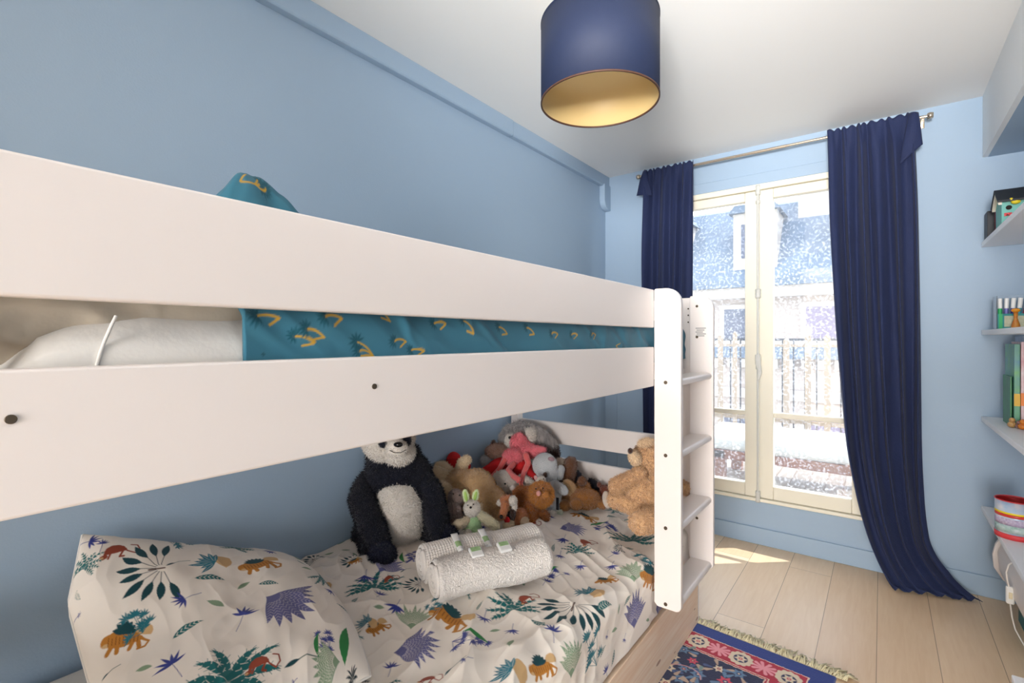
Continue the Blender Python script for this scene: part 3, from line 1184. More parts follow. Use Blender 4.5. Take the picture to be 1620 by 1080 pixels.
# lift towards the wall side foot end, tuck under at near edge
fold_far = np.clip((Yv - (Y1D - 0.03)) / 0.03, 0, 1)
PZ = PZ - 0.03 * fold_far ** 2
PZ = np.maximum(PZ, np.where(S < E, 0.462, 0.0))
DP = np.stack([PX, Yv + 0 * S, PZ], -1)
pr = Print(NXD, NYD, ST, (238, 230, 220))
duvet_spots = [
    ('pad', (664, 924), (636, 926)), ('palm', (595, 930), (590, 902)), ('monkey', (606, 922), (632, 912)), ('star', (579, 911), (580, 900)),
    ('star', (628, 958), (633, 948)), ('leaf', (591, 959), (608, 961)), ('sage', (650, 994), (658, 955)), ('tiger', (680, 966), (742, 984)),
    ('tbush', (700, 962), (680, 948)), ('tiger', (580, 1000), (614, 985)), ('fol', (560, 978), (590, 992)), ('viol', (624, 1032), (704, 1022)), ('star', (618, 1056), (614, 1070)),
    ('bbush', (716, 1014), (766, 1026)), ('branch', (702, 1068), (736, 1037)), ('monkey', (659, 1078), (699, 1072)), ('fol', (764, 1052), (826, 1078)),
    ('tiger', (838, 1062), (880, 1050)), ('palm', (813, 964), (808, 936)), ('monkey', (824, 956), (852, 942)), ('pad', (908, 954), (892, 986)),
    ('star', (766, 977), (769, 965)), ('star', (811, 996), (812, 986)), ('star', (875, 998), (876, 1016)), ('leaf', (775, 999), (792, 996)),
    ('sage', (903, 1072), (896, 1006)), ('tbush', (944, 1052), (928, 1000)), ('tiger', (924, 1056), (956, 1076)), ('viol', (1003, 994), (1006, 928)),
    ('chev', (946, 965), (968, 957)), ('chev', (988, 958), (998, 941)), ('leaf', (978, 972), (980, 955)), ('star', (960, 1006), (962, 996)), ('star', (988, 1010), (990, 1001)),
    ('fol', (898, 926), (944, 942)), ('tiger', (942, 922), (976, 914)), ('sage', (1003, 920), (988, 888)), ('tbush', (1020, 906), (1012, 876)),
    ('tiger', (1014, 912), (1038, 920)), ('pad', (984, 868), (968, 868)), ('palm', (916, 873), (912, 858)), ('viol', (886, 836), (930, 838)),
    ('bbush', (942, 838), (974, 832)), ('monkey', (922, 864), (944, 858)), ('palm', (1000, 856), (1000, 838)), ('star', (892, 852), (895, 845)),
    ('star', (919, 894), (922, 886)), ('star', (968, 894), (972, 887)), ('star', (851, 860), (853, 853)), ('star', (886, 878), (888, 871)),
    ('tiger', (902, 812), (946, 824)), ('dpalm', (988, 806), (988, 818)), ('bbush', (868, 914), (892, 902)), ('chev', (876, 872), (878, 860)),
    ('chev', (756, 964), (764, 950)), ('chev', (840, 980), (862, 990)), ('tiger', (668, 862), (700, 856)), ('leaf', (806, 1022), (812, 1012)),
    ('pad', (560, 884), (540, 882)), ('star', (735, 1042), (748, 1040)), ('fol', (505, 870), (530, 862)), ('pad', (498, 886), (482, 882)),
    ('viol', (600, 905), (632, 884)), ('tiger', (548, 890), (572, 886)), ('bbush', (655, 888), (648, 872)), ('branch', (633, 905), (650, 898)),
    ('chev', (950, 1040), (958, 1020)), ('leaf', (570, 1060), (580, 1040)), ('dpalm', (560, 1076), (566, 1050)), ('leaf', (968, 1000), (976, 994)),
]
DUVET_SPOTS = paint(pr, DP, duvet_spots, 5)
dv = grid_mesh('duvet', DP, vmat('jungle_print_cotton'), None, origin=(-1.15, 1.3, 0.46), colors=pr.c)
tag(dv, 'white duvet with colourful jungle print spread over the lower bunk', 'duvet')
md = dv.modifiers.new('thick', 'SOLIDIFY')
md.thickness = 0.006
md.offset = -1

# ---- patterned pillow
STP = 0.0016
NXP, NYP = int(0.70 / STP), int(0.60 / STP)
A_, B_ = np.meshgrid(np.linspace(0, 1, NXP), np.linspace(0, 1, NYP))
ea = 1 - np.abs(2 * A_ - 1) ** 3.2
eb = 1 - np.abs(2 * B_ - 1) ** 3.0
bul = np.sqrt(np.clip(ea * eb, 0, 1))
wrp = 0.010 * (ridged(A_ * 3 + fbm(A_ * 3, B_ * 3, 3) * 1.5, B_ * 7, 21) ** 1.5) * bul + 0.020 * (fbm(A_ * 3, B_ * 3, 25) - 0.4) * bul + 0.003 * ridged(A_ * 12 + B_ * 5, B_ * 12, 8)
# outline: x from wall side to front, y along the bed; slightly pulled in at mid edges
pin = 0.022
Xp = XL + 0.035 + (0.71) * (A_ + (0.5 - A_) * pin * 2 * (1 - np.abs(2 * B_ - 1)) * np.abs(2 * A_ - 1) ** 2)
Yp0 = 0.27 + 0.06 * np.clip(1 - A_ / 0.2, 0, 1)
Yp1 = 0.89 - 0.20 * A_ ** 2
Yp = Yp0 + (Yp1 - Yp0) * (B_ + (0.5 - B_) * pin * 2 * (1 - np.abs(2 * A_ - 1)) * np.abs(2 * B_ - 1) ** 2)
q_ = 1 - A_ / 0.46
Zmid = 0.520 + 0.262 * (np.sqrt(q_ * q_ + 0.02) + q_) / 2 * (1 - B_) ** 1.1
Zp = Zmid + 0.085 * bul + wrp
Zl = Zmid - 0.060 * bul
Xc = Xp + 0.012 * fbm(B_ * 6, A_ * 2, 31) - 0.006
PP = np.stack([Xc, Yp, Zp], -1)
prp = Print(NXP, NYP, STP, (238, 230, 220))
pil_spots = [
    ('leaf', (120, 851), (138, 852)), ('star', (162, 860), (158, 872)), ('viol', (200, 842), (276, 848)), ('bbush', (304, 856), (356, 862)),
    ('branch', (232, 868), (300, 860)), ('monkey', (156, 884), (220, 868)), ('palm', (131, 900), (150, 868)), ('pad', (256, 898), (172, 915)),
    ('branch', (262, 894), (300, 886)), ('fol', (290, 880), (360, 894)), ('tiger', (378, 900), (442, 888)), ('sage', (520, 924), (462, 904)),
    ('viol', (421, 944), (500, 966)), ('chev', (308, 914), (356, 917)), ('leaf', (376, 932), (395, 920)), ('chev', (409, 924), (441, 923)),
    ('star', (293, 947), (318, 937)), ('leaf', (327, 950), (355, 959)), ('star', (385, 972), (374, 998)), ('tiger', (160, 1020), (238, 1006)),
    ('tbush', (226, 1000), (196, 952)), ('chev', (273, 1010), (322, 981)), ('sage', (122, 1050), (150, 968)), ('pstar', (123, 974), (118, 984)),
    ('star', (273, 1050), (288, 1070)), ('palm', (361, 1079), (356, 1010)), ('monkey', (386, 1066), (442, 1046)), ('branch', (450, 1054), (508, 1036)),
    ('bbush', (520, 1044), (516, 996)), ('sage', (537, 1046), (492, 1056)), ('tiger', (521, 925), (560, 975)), ('tbush', (530, 930), (545, 905)),
    ('chev', (126, 948), (122, 934)), ('branch', (160, 1078), (190, 1050)), ('dpalm', (558, 1080), (552, 1050)), ('blade', (545, 1052), (548, 992)),
    ('pstar', (465, 1078), (470, 1072)), ('chev', (108, 948), (109, 938)),
]
PIL_SPOTS = paint(prp, PP, pil_spots, 8)
pw = thing('pillow', 'large pillow in the same jungle print at the head of the lower bunk', 'pillow', (-1.28, 0.56, 0.47))
M['print'] = vmat('jungle_print_pillow_cotton')
po = grid_mesh('pillow_front', PP, M['print'], pw, colors=prp.c)
sk = 6
PB = np.stack([Xc, Yp, Zl], -1)[::sk, ::sk]
PB = PB.copy()
full = np.stack([Xc, Yp, Zl], -1)
rows_ = list(range(0, NYP, sk))
cols_ = list(range(0, NXP, sk))
if rows_[-1] != NYP - 1:
    rows_.append(NYP - 1)
if cols_[-1] != NXP - 1:
    cols_.append(NXP - 1)
PB = full[np.ix_(rows_, cols_)]
grid_mesh('pillow_back', PB, M['sheet'], pw)
# piped seam
rim = [PP[0, i] for i in range(0, NXP, 20)] + [PP[j, -1] for j in range(0, NYP, 20)] + [PP[-1, i] for i in range(NXP - 1, 0, -20)] + [PP[j, 0] for j in range(NYP - 1, 0, -20)]
tube('seam', rim + [rim[0]], 0.003, M['sheet'], pw, 6)

# ---- a folded white sheet shows left of the pillow: the mattress is enough

# ------------------------------------------------------------------ upper bunk bedding
um = thing('mattress', 'white mattress on the upper bunk, seen through the gap in the rails', 'mattress', (-1.16, 1.1, 1.166))


def soft_slab(name, x0, x1, y0_, y1_, z0, z1, r, m, parent, wrinkle=0.004, seed=1, n=90, colors=None, exp=2.6, hump=None):
    """wrapped cushion cross section swept along y with rounded ends"""
    NS, NYy = 150, n
    a = np.linspace(0, 2 * np.pi, NS)
    s = np.linspace(0, 1, NYy)
    Aa, Ss = np.meshgrid(a, s)
    ca, sa = np.cos(Aa), np.sin(Aa)
    k = 2.0 / exp
    cx, cz = (x0 + x1) / 2, (z0 + z1) / 2
    hx, hz = (x1 - x0) / 2, (z1 - z0) / 2
    endf = np.clip(np.minimum(Ss, 1 - Ss) * (y1_ - y0_) / r, 0, 1)
    endf = np.sqrt(np.clip(1 - (1 - endf) ** 2, 0, 1))
    X = cx + hx * np.sign(ca) * np.abs(ca) ** (k * 0.45) * (0.96 + 0.04 * endf)
    Z = cz + hz * np.sign(sa) * np.abs(sa) ** k * endf
    Yy = y0_ + (y1_ - y0_) * Ss
    wv = wrinkle * (ridged(Yy * 9 + fbm(Aa, Yy * 3, seed) * 2, Aa * 2.2, seed) ** 1.5 - 0.4) + wrinkle * 0.5 * (ridged(Yy * 22, Aa * 4 + Yy * 7, seed + 3) - 0.5)
    X = X + wv * ca
    Z = Z + wv * sa
    if hump is not None:
        Z = Z + hump(X, Yy) * np.clip(sa, 0, 1)
    P_ = np.stack([X, Yy, Z], -1)
    o_ = grid_mesh(name, P_, m, parent)
    return o_, P_


soft_slab('mattress_body', XL + 0.04, XO - 0.030, 0.085, 2.12, 1.167, 1.345, 0.13, M['sheet'], um, 0.003, 4)
# corner seam of the fitted cover
c0 = WX(182, 488, XO - 0.03)
pts = [WX(px, py, XO - 0.0325) for px, py in ((152, 582), (158, 560), (166, 538), (176, 515), (184, 499))]
tube('seam', pts, 0.0018, M['sheet'], um, 8)
# beige pillow at the head and the beige blanket lying on the mattress
ub = thing('pillow', 'beige pillow at the head of the upper bunk', 'pillow', (-0.98, 0.18, 1.30))
soft_slab('pillow_body', -1.30, XO - 0.06, 0.02, 0.36, 1.25, 1.44, 0.12, M['beige'], ub, 0.008, 12)
ub2 = thing('blanket', 'folded beige blanket on the upper mattress, under the teal duvet', 'blanket', (-1.10, 0.5, 1.335))
soft_slab('blanket_body', -1.58, XO - 0.075, 0.10, 0.75, 1.328, 1.372, 0.04, M['beige'], ub2, 0.005, 15)

# teal duvet over the side of the upper mattress
STT = 0.002
NXT, NYT = int(0.72 / STT), int(1.86 / STT)
Sg, Yg_ = np.meshgrid(np.arange(NXT) * STT, 0.30 + np.arange(NYT) * STT)
sd_ = 0.17     # length hanging at the side, measured from hem
rr = 0.05
hemz = 1.205
wr = 0.010 * (ridged((Yg_ * 0.9 + Sg * 0.9 + fbm(Sg * 5, Yg_ * 5, 77) * 0.3) * 8, (Sg - Yg_) * 2.5, 71) ** 1.6 - 0.3) \
    + 0.006 * (ridged((Yg_ + Sg * 1.3) * 19, (Sg - Yg_ * 0.5) * 6, 73) - 0.5) + 0.018 * (fbm(Sg * 3, Yg_ * 3, 75) - 0.45)
ztop = 1.348 + 0.0 * Yg_
zs = ztop - rr
Hh = zs - hemz
th = np.clip((Sg - Hh) / rr, 0, math.pi / 2)
up = np.minimum(Sg, Hh)
flat = np.clip(Sg - Hh - rr * math.pi / 2, 0, None)
X_ = XO - 0.030 - rr * (1 - np.cos(th)) - flat
Z_ = hemz + up + rr * np.sin(th)
sgy = np.where(Yg_ < 0.57, 0.16, 0.36)
hump = 0.30 * np.exp(-(np.abs(Yg_ - 0.57) / sgy) ** 2.2 - (np.abs(X_ + 1.28) / 0.13) ** 2.5)
hump *= 1 + 0.16 * (ridged(Yg_ * 14 + X_ * 16, Yg_ * 4 - X_ * 3, 91) - 0.5)
Z_ = Z_ + wr * np.sin(th) + hump * (1 + 1.2 * wr * 8)
X_ = X_ + wr * np.cos(th) * 0.8
X_ = np.minimum(X_, XO - 0.0235)
Yt = Yg_ + 0.0 * Sg
TP = np.stack([X_, Yt, Z_], -1)
prt = Print(NXT, NYT, STT, (54, 108, 128))
TG, TO = (20, 78, 92), (196, 152, 40)
teal_spots = []
SPT = [((500, 533), (475, 527)), ((590, 556), (560, 535)), ((585, 557), (568, 552)), ((510, 532), (490, 518)), ((670, 553), (650, 548)), ((440, 500), (400, 498)),
       ((540, 503), (520, 500)), ((700, 512), (690, 510)), ((748, 523), (740, 520)), ((800, 524), (792, 521)), ((842, 526), (834, 522)), ((878, 528), (872, 524)),
       ((910, 528), (904, 525)), ((940, 529), (934, 526)), ((612, 504), (606, 500)), ((420, 556), (412, 552)), ((640, 540), (632, 536)), ((380, 286), (412, 296)), ((400, 292), (420, 300)), ((470, 320), (486, 330))]
Qb = TP[::4, ::4]
qy, qx = Qb.shape[:2]
idx = np.arange(qx * qy).reshape(qy, qx)
qf = np.stack([idx[:-1, :-1], idx[:-1, 1:], idx[1:, 1:], idx[1:, :-1]], -1).reshape(-1, 4)
bv_t = BVHTree.FromPolygons([Vector(v) for v in Qb.reshape(-1, 3)], [tuple(int(i) for i in f) for f in qf])


def palmtree(pr_, b, e, rs):
    m = Mo(pr_, b, e)
    m.L = max(m.L, 0.03)
    m.pr.stroke(m.T(bez((0, 0), (0.5, 0.25), (1, 0.0), 7)), [0.0016] * 7, TO)
    m.pr.stroke(m.T([(0, 0), (0.5, -0.32)]), [0.0015, 0.0015], TO)
    for k in range(8):
        a = -2.0 + 4.0 * k / 7
        e_ = np.array((1, 0.0)) + np.array(pol(0.42, a))
        m.blade((1, 0), ((1 + e_[0]) / 2, e_[1] / 2 + 0.05), e_, 0.055, TG, 0.5, n=5)


rs = random.Random(4)
occ = []
for b, e in SPT:
    r_ = []
    for q_ in (b, e):
        hit, n_, fi, ds = bv_t.ray_cast(EYE, D(*q_).normalized())
        if hit is None:
            break
        qj, qi = divmod(int(qf[fi][0]), qx)
        r_.append(np.array((qi * 4 * STT, qj * 4 * STT)))
    if len(r_) == 2:
        palmtree(prt, r_[0], r_[1], rs)
        occ.append(r_[0])
for k in range(300):
    c = np.array((rs.uniform(0, NXT * STT), rs.uniform(0, NYT * STT)))
    if all(np.hypot(*(c - o_)) > 0.12 for o_ in occ):
        a = rs.uniform(0.6, 2.4)
        palmtree(prt, c, c + 0.045 * np.array((math.cos(a), math.sin(a))), rs)
        occ.append(c)
td = grid_mesh('duvet', TP, vmat('teal_palm_print_cotton'), None, origin=(-0.9, 1.2, 1.34), colors=prt.c)
tag(td, 'teal duvet with yellow palm tree print on the upper bunk', 'duvet')
md = td.modifiers.new('thick', 'SOLIDIFY')
md.thickness = 0.008
md.offset = -1

# ------------------------------------------------------------------ towels and toiletries
def towel(name, label, pa_, pb_, r, waffle, seed):
    a, b = Vector(pa_), Vector(pb_)
    ax = (b - a).normalized()
    side = ax.cross(UP).normalized()
    root = thing(name, label, 'towel', tuple((a + b) / 2 - UP * r), 'rolled towels on the lower bunk')
    NA, NL = 220, 260
    th_ = np.linspace(0, 2 * np.pi, NA)
    L_ = (b - a).length
    s_ = np.linspace(0, 1, NL)
    T_, S_ = np.meshgrid(th_, s_)
    # slightly squashed roll, softened ends
    ends = np.clip(np.minimum(S_, 1 - S_) * L_ / 0.014, 0, 1)
    ends = np.sqrt(np.clip(1 - (1 - ends) ** 2, 0, 1))
    R_ = r * (0.86 + 0.14 * ends)
    R_ = R_ + 0.004 * (fbm(np.cos(T_) * 2 + 5, S_ * 4 + np.sin(T_), seed) - 0.5)
    if waffle:
        R_ = R_ + 0.0045 * (np.abs(np.sin(S_ * L_ / 0.009 * math.pi) * np.abs(np.sin(T_ * r / 0.009 * math.pi))))
    else:
        R_ = R_ + 0.0032 * RNG.random(R_.shape) + 0.004 * fbm(T_ * 14, S_ * 60, seed + 3)
    sx_, sz_ = 1.12, 0.93
    A3, S3, U3 = np.array(ax), np.array(side), np.array(UP)
    sag = -0.004 * np.cos(S_ * 9)
    P_ = np.array(a)[None, None] + A3 * (S_ * L_)[..., None] + S3 * (R_ * np.cos(T_) * sx_)[..., None] + U3 * (np.maximum(R_ * np.sin(T_) * sz_, -r * 0.86) + sag)[..., None]
    o_ = grid_mesh('towel_roll', P_, M['towel'], root)
    # spiral ends
    for s0, sg in ((0.0, -1), (1.0, 1)):
        bm = bmesh.new()
        pts = []
        for k in range(120):
            q = k / 119
            ang = q * 2 * math.pi * 3.2
            rad = r * (0.10 + 0.76 * q)
            c = a.lerp(b, s0) + ax * sg * 0.001
            pts.append(c + side * rad * math.cos(ang) * sx_ + UP * rad * math.sin(ang) * sz_)
        add_tube(bm, pts, r * 0.125, 8)
        bm_obj('rolled_end', bm, M['towel'], root, smooth=True)
    return root


ZD = 0.497
fa = WZ(690, 948, ZD)
fb = WZ(864, 908, ZD)
rT = 0.060
n_ = (fb - fa).normalized().cross(UP)      # towards camera side
fa_c = fa - n_ * rT * 0.35 + UP * rT * 0.86
fb_c = fb - n_ * rT * 0.35 + UP * rT * 0.86
towel('towel', 'rolled white terry towel, the front one of the pair', fa_c, fb_c, rT, False, 2)
off = -n_ * 0.125
ba = fa_c + off - (fb - fa) * 0.02
bb_ = fb_c + off + (fb - fa) * 0.10
towel('towel', 'rolled white waffle towel, behind the terry towel', ba, bb_, rT * 1.02, True, 5)

M['label_green'] = mat('green_print', (96, 150, 70), 0.6, 0.5, 90, rgb2=(196, 218, 176))
topz = fa_c.z + rT * 0.93
AXT = (fb - fa).normalized()


def toiletries(px, py, i):
    """a small tube leaning on the back towel"""
    top = W(px - 2, py - 16, 1.0)
    d0 = D(px - 2, py - 14)
    # lies in the valley across the back roll
    base_ = fa_c + AXT * 0 + UP * 0
    # find point along the valley axis matching this pixel
    best = None
    for k in range(200):
        q = fa_c.lerp(fb_c, k / 199)
        v = q + UP * rT * 0.9
        r_ = v - EYE
        u_ = r_.dot(RGT) / r_.dot(FWD) * F_PX + 810
        if best is None or abs(u_ - px) < best[0]:
            best = (abs(u_ - px), q)
    q = best[1]
    lo = q - n_ * 0.045 + UP * (rT * 0.80)
    hi = q - n_ * 0.125 + UP * (rT * 1.05 + 0.016)
    ax = (hi - lo).normalized()
    nm = AXT.cross(ax).normalized()
    if nm.z < 0:
        nm = -nm
    root = thing('toiletry_tube', 'small white tube with green print across the towels, %s one' % ('left' if i == 0 else 'right'), 'tube', tuple(lo), 'toiletry tubes on the towels')
    vs, fs = [], []
    NS_, NR_ = 14, 18
    for j in range(NS_):
        s = j / (NS_ - 1)
        c = lo.lerp(hi, s)
        wx = 0.0095 + 0.003 * s
        hz = 0.010 * (1 - s) + 0.001
        for k in range(NR_):
            a = 2 * math.pi * k / NR_
            vs.append(tuple(c + AXT * wx * math.cos(a) + nm * hz * math.sin(a)))
    for j in range(NS_ - 1):
        for k in range(NR_):
            k2 = (k + 1) % NR_
            fs.append((j * NR_ + k, j * NR_ + k2, (j + 1) * NR_ + k2, (j + 1) * NR_ + k))
    fs.append(list(range(NR_))[::-1])
    fs.append([(NS_ - 1) * NR_ + k for k in range(NR_)])
    mesh_obj('tube_body', vs, fs, M['white_plastic'], root, True)
    # printed band
    vs, fs = [], []
    for j in range(6):
        s = 0.22 + 0.30 * j / 5
        c = lo.lerp(hi, s)
        wx = (0.0095 + 0.003 * s) * 1.03
        hz = (0.010 * (1 - s) + 0.001) * 1.06
        for k in range(10):
            a = math.pi * (0.12 + 0.76 * k / 9)
            vs.append(tuple(c + AXT * wx * math.cos(a) + nm * hz * math.sin(a)))
    for j in range(5):
        for k in range(9):
            fs.append((j * 10 + k, j * 10 + k + 1, (j + 1) * 10 + k + 1, (j + 1) * 10 + k))
    mesh_obj('printed_band', vs, fs, M['label_green'], root, True)
    tube('cap', [lo - ax * 0.012, lo + ax * 0.002], 0.0095, M['white_plastic'], root, 16)
    # soap sachet on the front towel
    cc = q + n_ * 0.012 + AXT * 0.030 + UP * (rT * 0.93 + 0.008)
    nn = (UP + n_ * 0.35).normalized()
    ss_ = AXT
    tt_ = nn.cross(ss_)
    rt = thing('soap_sachet', 'small white square soap sachet with green print on the front towel, %s one' % ('left' if i == 0 else 'right'), 'soap', tuple(cc), 'soap sachets on the towels')
    bm = bmesh.new()
    add_box(bm, (-0.021, -0.021, -0.006), (0.021, 0.021, 0.006))
    R_ = Matrix((ss_, tt_, nn)).transposed()
    for v in bm.verts:
        v.co = cc + R_ @ v.co
    o_ = bm_obj('sachet', bm, M['white_plastic'], rt)
    bevel(o_, 0.004, 3)
    bm = bmesh.new()
    add_box(bm, (-0.016, 0.0, 0.0058), (0.016, 0.017, 0.0068))
    for v in bm.verts:
        v.co = cc + R_ @ v.co
    bm_obj('printed_label', bm, M['label_green'], rt)


toiletries(737, 872, 0)
toiletries(782, 862, 1)

# ------------------------------------------------------------------ plush toys
_ico = None


def ico(sub=3):
    bm = bmesh.new()
    bmesh.ops.create_icosphere(bm, subdivisions=sub, radius=1)
    vs = np.array([v.co[:] for v in bm.verts])
    bm.verts.index_update()
    fs = np.array([[v.index for v in f.verts] for f in bm.faces])
    bm.free()
    return vs, fs


ICO = ico(3)
ICO2 = ico(2)
R3, F3, U3_ = np.array(RGT), np.array(FWD), np.array(UP)


def ell(px, py, t, rx, ry, rd=None, ang=0.0, tilt=0.0):
    """ellipsoid as (centre, 3 axes): sized in photo pixels at its own distance"""
    k = t / F_PX
    if rd is None:
        rd = (rx + ry) / 2
    a = math.radians(ang)
    c = np.array(W(px, py, t))
    ax = (R3 * math.cos(a) + U3_ * math.sin(a)) * rx * k
    ay = (-R3 * math.sin(a) + U3_ * math.cos(a)) * ry * k
    az = F3 * rd * k
    if tilt:
        b = math.radians(tilt)
        # lean about the picture's horizontal
        ay, az = (ay * math.cos(b) + az / np.linalg.norm(az) * np.linalg.norm(ay) * math.sin(b)), (az * math.cos(b) - ay / np.linalg.norm(ay) * np.linalg.norm(az) * math.sin(b))
    return (c, ax, ay, az)


def chain(*pts):
    out_ = []
    for (a, b) in zip(pts[:-1], pts[1:]):
        d = math.hypot(a[0] - b[0], a[1] - b[1]) + abs(a[2] - b[2]) * 380
        n = max(2, int(d / (0.35 * min(a[3], b[3]))) + 1)
        n = min(n, 24)
        for k in range(n + 1):
            s = k / n
            q = [a[i] * (1 - s) + b[i] * s for i in range(4)]
            out_.append(ell(q[0], q[1], q[2], q[3], q[3], q[3]))
    return out_


def flat_list(prims):
    r = []
    for p in prims:
        if isinstance(p, list):
            r += p
        else:
            r.append(p)
    return r


def blob(name, prims, m, parent, voxel=0.0045, fur=0, flen=0.008, lumps=0.0, fdir=None, fw=0.0011, smooth_it=4):
    prims = flat_list(prims)
    V, Fc = [], []
    off_ = 0
    vs, fs = ICO if len(prims) < 8 else ICO2
    for (c, ax, ay, az) in prims:
        Wv = c + vs[:, :1] * ax + vs[:, 1:2] * ay + vs[:, 2:] * az
        V.append(Wv)
        f_ = fs + off_
        if np.dot(np.cross(ax, ay), az) < 0:
            f_ = f_[:, ::-1]
        Fc.append(f_)
        off_ += len(vs)
    V = np.vstack(V)
    Fc = np.vstack(Fc)
    V[:, 2] = np.maximum(V[:, 2], parent_floor.get(parent.name, -9))
    V[:, 0] = np.maximum(V[:, 0], XL + 0.012)
    tmp = bpy.data.meshes.new('tmp')
    tmp.from_pydata([tuple(v) for v in V], [], [tuple(int(i) for i in f) for f in Fc])
    to = bpy.data.objects.new('tmp', tmp)
    C.objects.link(to)
    rm = to.modifiers.new('r', 'REMESH')
    rm.mode = 'VOXEL'
    rm.voxel_size = voxel
    smo = to.modifiers.new('s', 'SMOOTH')
    smo.iterations = smooth_it
    smo.factor = 0.5
    dg = bpy.context.evaluated_depsgraph_get()
    ev = to.evaluated_get(dg)
    me = bpy.data.meshes.new_from_object(ev)
    bpy.data.objects.remove(to)
    bpy.data.meshes.remove(tmp)
    nv = len(me.vertices)
    co = np.empty(nv * 3)
    me.vertices.foreach_get('co', co)
    co = co.reshape(-1, 3)
    no = np.empty(nv * 3)
    me.vertices.foreach_get('normal', no)
    no = no.reshape(-1, 3)
    if lumps:
        d = fbm(co[:, 0] * 60 + co[:, 2] * 31, co[:, 1] * 60 + co[:, 2] * 47, 5) - 0.45
        co = co + no * (d * lumps)[:, None]
    nf = len(me.polygons)
    faces = [tuple(p.vertices) for p in me.polygons]
    bpy.data.meshes.remove(me)
    vv = [co]
    flen *= 1.15
    fw *= 1.25
    if fur and nv:
        pick = RNG.integers(0, nv, fur)
        b0 = co[pick] + RNG.normal(0, voxel * 0.4, (fur, 3))
        nn = no[pick]
        rd_ = RNG.normal(0, 1, (fur, 3))
        tg = np.cross(nn, rd_)
        tg /= np.maximum(np.linalg.norm(tg, axis=1, keepdims=True), 1e-6)
        dr = nn * 0.75 + RNG.normal(0, 0.35, (fur, 3)) + np.array((0, 0, -0.35))
        if fdir is not None:
            dr = dr * 0.6 + np.array(fdir)
        dr /= np.linalg.norm(dr, axis=1, keepdims=True)
        ln = flen * RNG.uniform(0.6, 1.2, (fur, 1))
        p0 = b0 - nn * 0.001 - tg * fw
        p1 = b0 - nn * 0.001 + tg * fw
        p2 = b0 + dr * ln
        tv = np.stack([p0, p1, p2], 1).reshape(-1, 3)
        vv.append(tv)
        faces += [(nv + 3 * k, nv + 3 * k + 1, nv + 3 * k + 2) for k in range(fur)]
    o_ = mesh_obj(name, np.vstack(vv), faces, m, parent, True)
    return o_


parent_floor = {}


def ball(name, px, py, t, r, m, parent, ry=None, rd=None, ang=0):
    vs, fs = ICO2
    c, ax, ay, az = ell(px, py, t, r, ry or r, rd or r, ang)
    Wv = c + vs[:, :1] * ax + vs[:, 1:2] * ay + vs[:, 2:] * az
    return mesh_obj(name, Wv, fs, m, parent, True)


def plush(name, label, px, py, t, floor_=0.485, group='plush toys piled on the lower bunk'):
    p = W(px, py, t)
    r = thing(name, label, 'plush toy', tuple(p), group)
    parent_floor[r.name] = floor_
    return r


def fm(name, rgb, rgb2=None, sc=60, bump=0.6, sheen=0.5):
    return mat(name, rgb, 0.95, 0.15, sc, bump, 260, sheen=sheen, rgb2=rgb2, spec=0.1)


K_black = fm('black_plush', (16, 17, 24), (34, 36, 50), 30, sheen=0.15)
K_navy = fm('navy_black_plush', (14, 17, 36), (26, 32, 60), 50, sheen=0.2)
K_white = fm('cream_white_plush', (222, 212, 200), (240, 234, 226), 40)
K_tan = fm('tan_plush', (196, 152, 102), (218, 182, 136), 60)
K_tanl = fm('pale_tan_plush', (220, 192, 152), (232, 210, 176), 60)
K_ted = fm('honey_plush', (196, 140, 90), (244, 206, 160), 90)
K_tedl = fm('pale_honey_plush', (226, 190, 146), (240, 214, 180), 80)
K_grey = fm('grey_brown_plush', (150, 128, 122), (172, 150, 142), 40)
K_greyl = fm('light_grey_plush', (188, 192, 196), (206, 208, 210), 40)
K_silver = mat('silver_striped_plush', (60, 50, 52), 0.95, 0.1, 30, 0.5, 200, sheen=0.4, rgb2=(240, 232, 228), spec=0.1, stretch=(2.2, 2.2, 0.35))
K_pink = fm('coral_pink_plush', (240, 108, 122), (250, 140, 150), 50)
K_pinkl = fm('salmon_legs', (232, 96, 96), (244, 120, 116), 50)
K_red = mat('red_felt', (196, 18, 26), 0.85, 0.1, 40, 0.3, 200)
K_org = fm('rusty_orange_plush', (160, 84, 22), (196, 118, 36), 50)
K_orgl = fm('golden_orange_plush', (206, 128, 42), (226, 156, 70), 60)
K_brown = fm('chocolate_plush', (96, 58, 34), (124, 78, 46), 50)
K_brown2 = fm('caramel_plush', (154, 98, 44), (184, 126, 66), 30)
K_dark = fm('dark_brown_plush', (50, 28, 22), (70, 42, 32), 50)
K_green = fm('pale_green_cloth', (158, 196, 142), (182, 214, 164), 60, 0.3)
K_lime = fm('lime_ear_lining', (164, 204, 96), (186, 220, 120), 60, 0.3)
K_limel = fm('pale_lime_ear', (216, 232, 176), (228, 238, 196), 60, 0.3)
K_pup = fm('russet_patch_plush', (188, 112, 66), (206, 134, 86), 60)
K_snout = mat('pink_stitching', (214, 150, 140), 0.8)

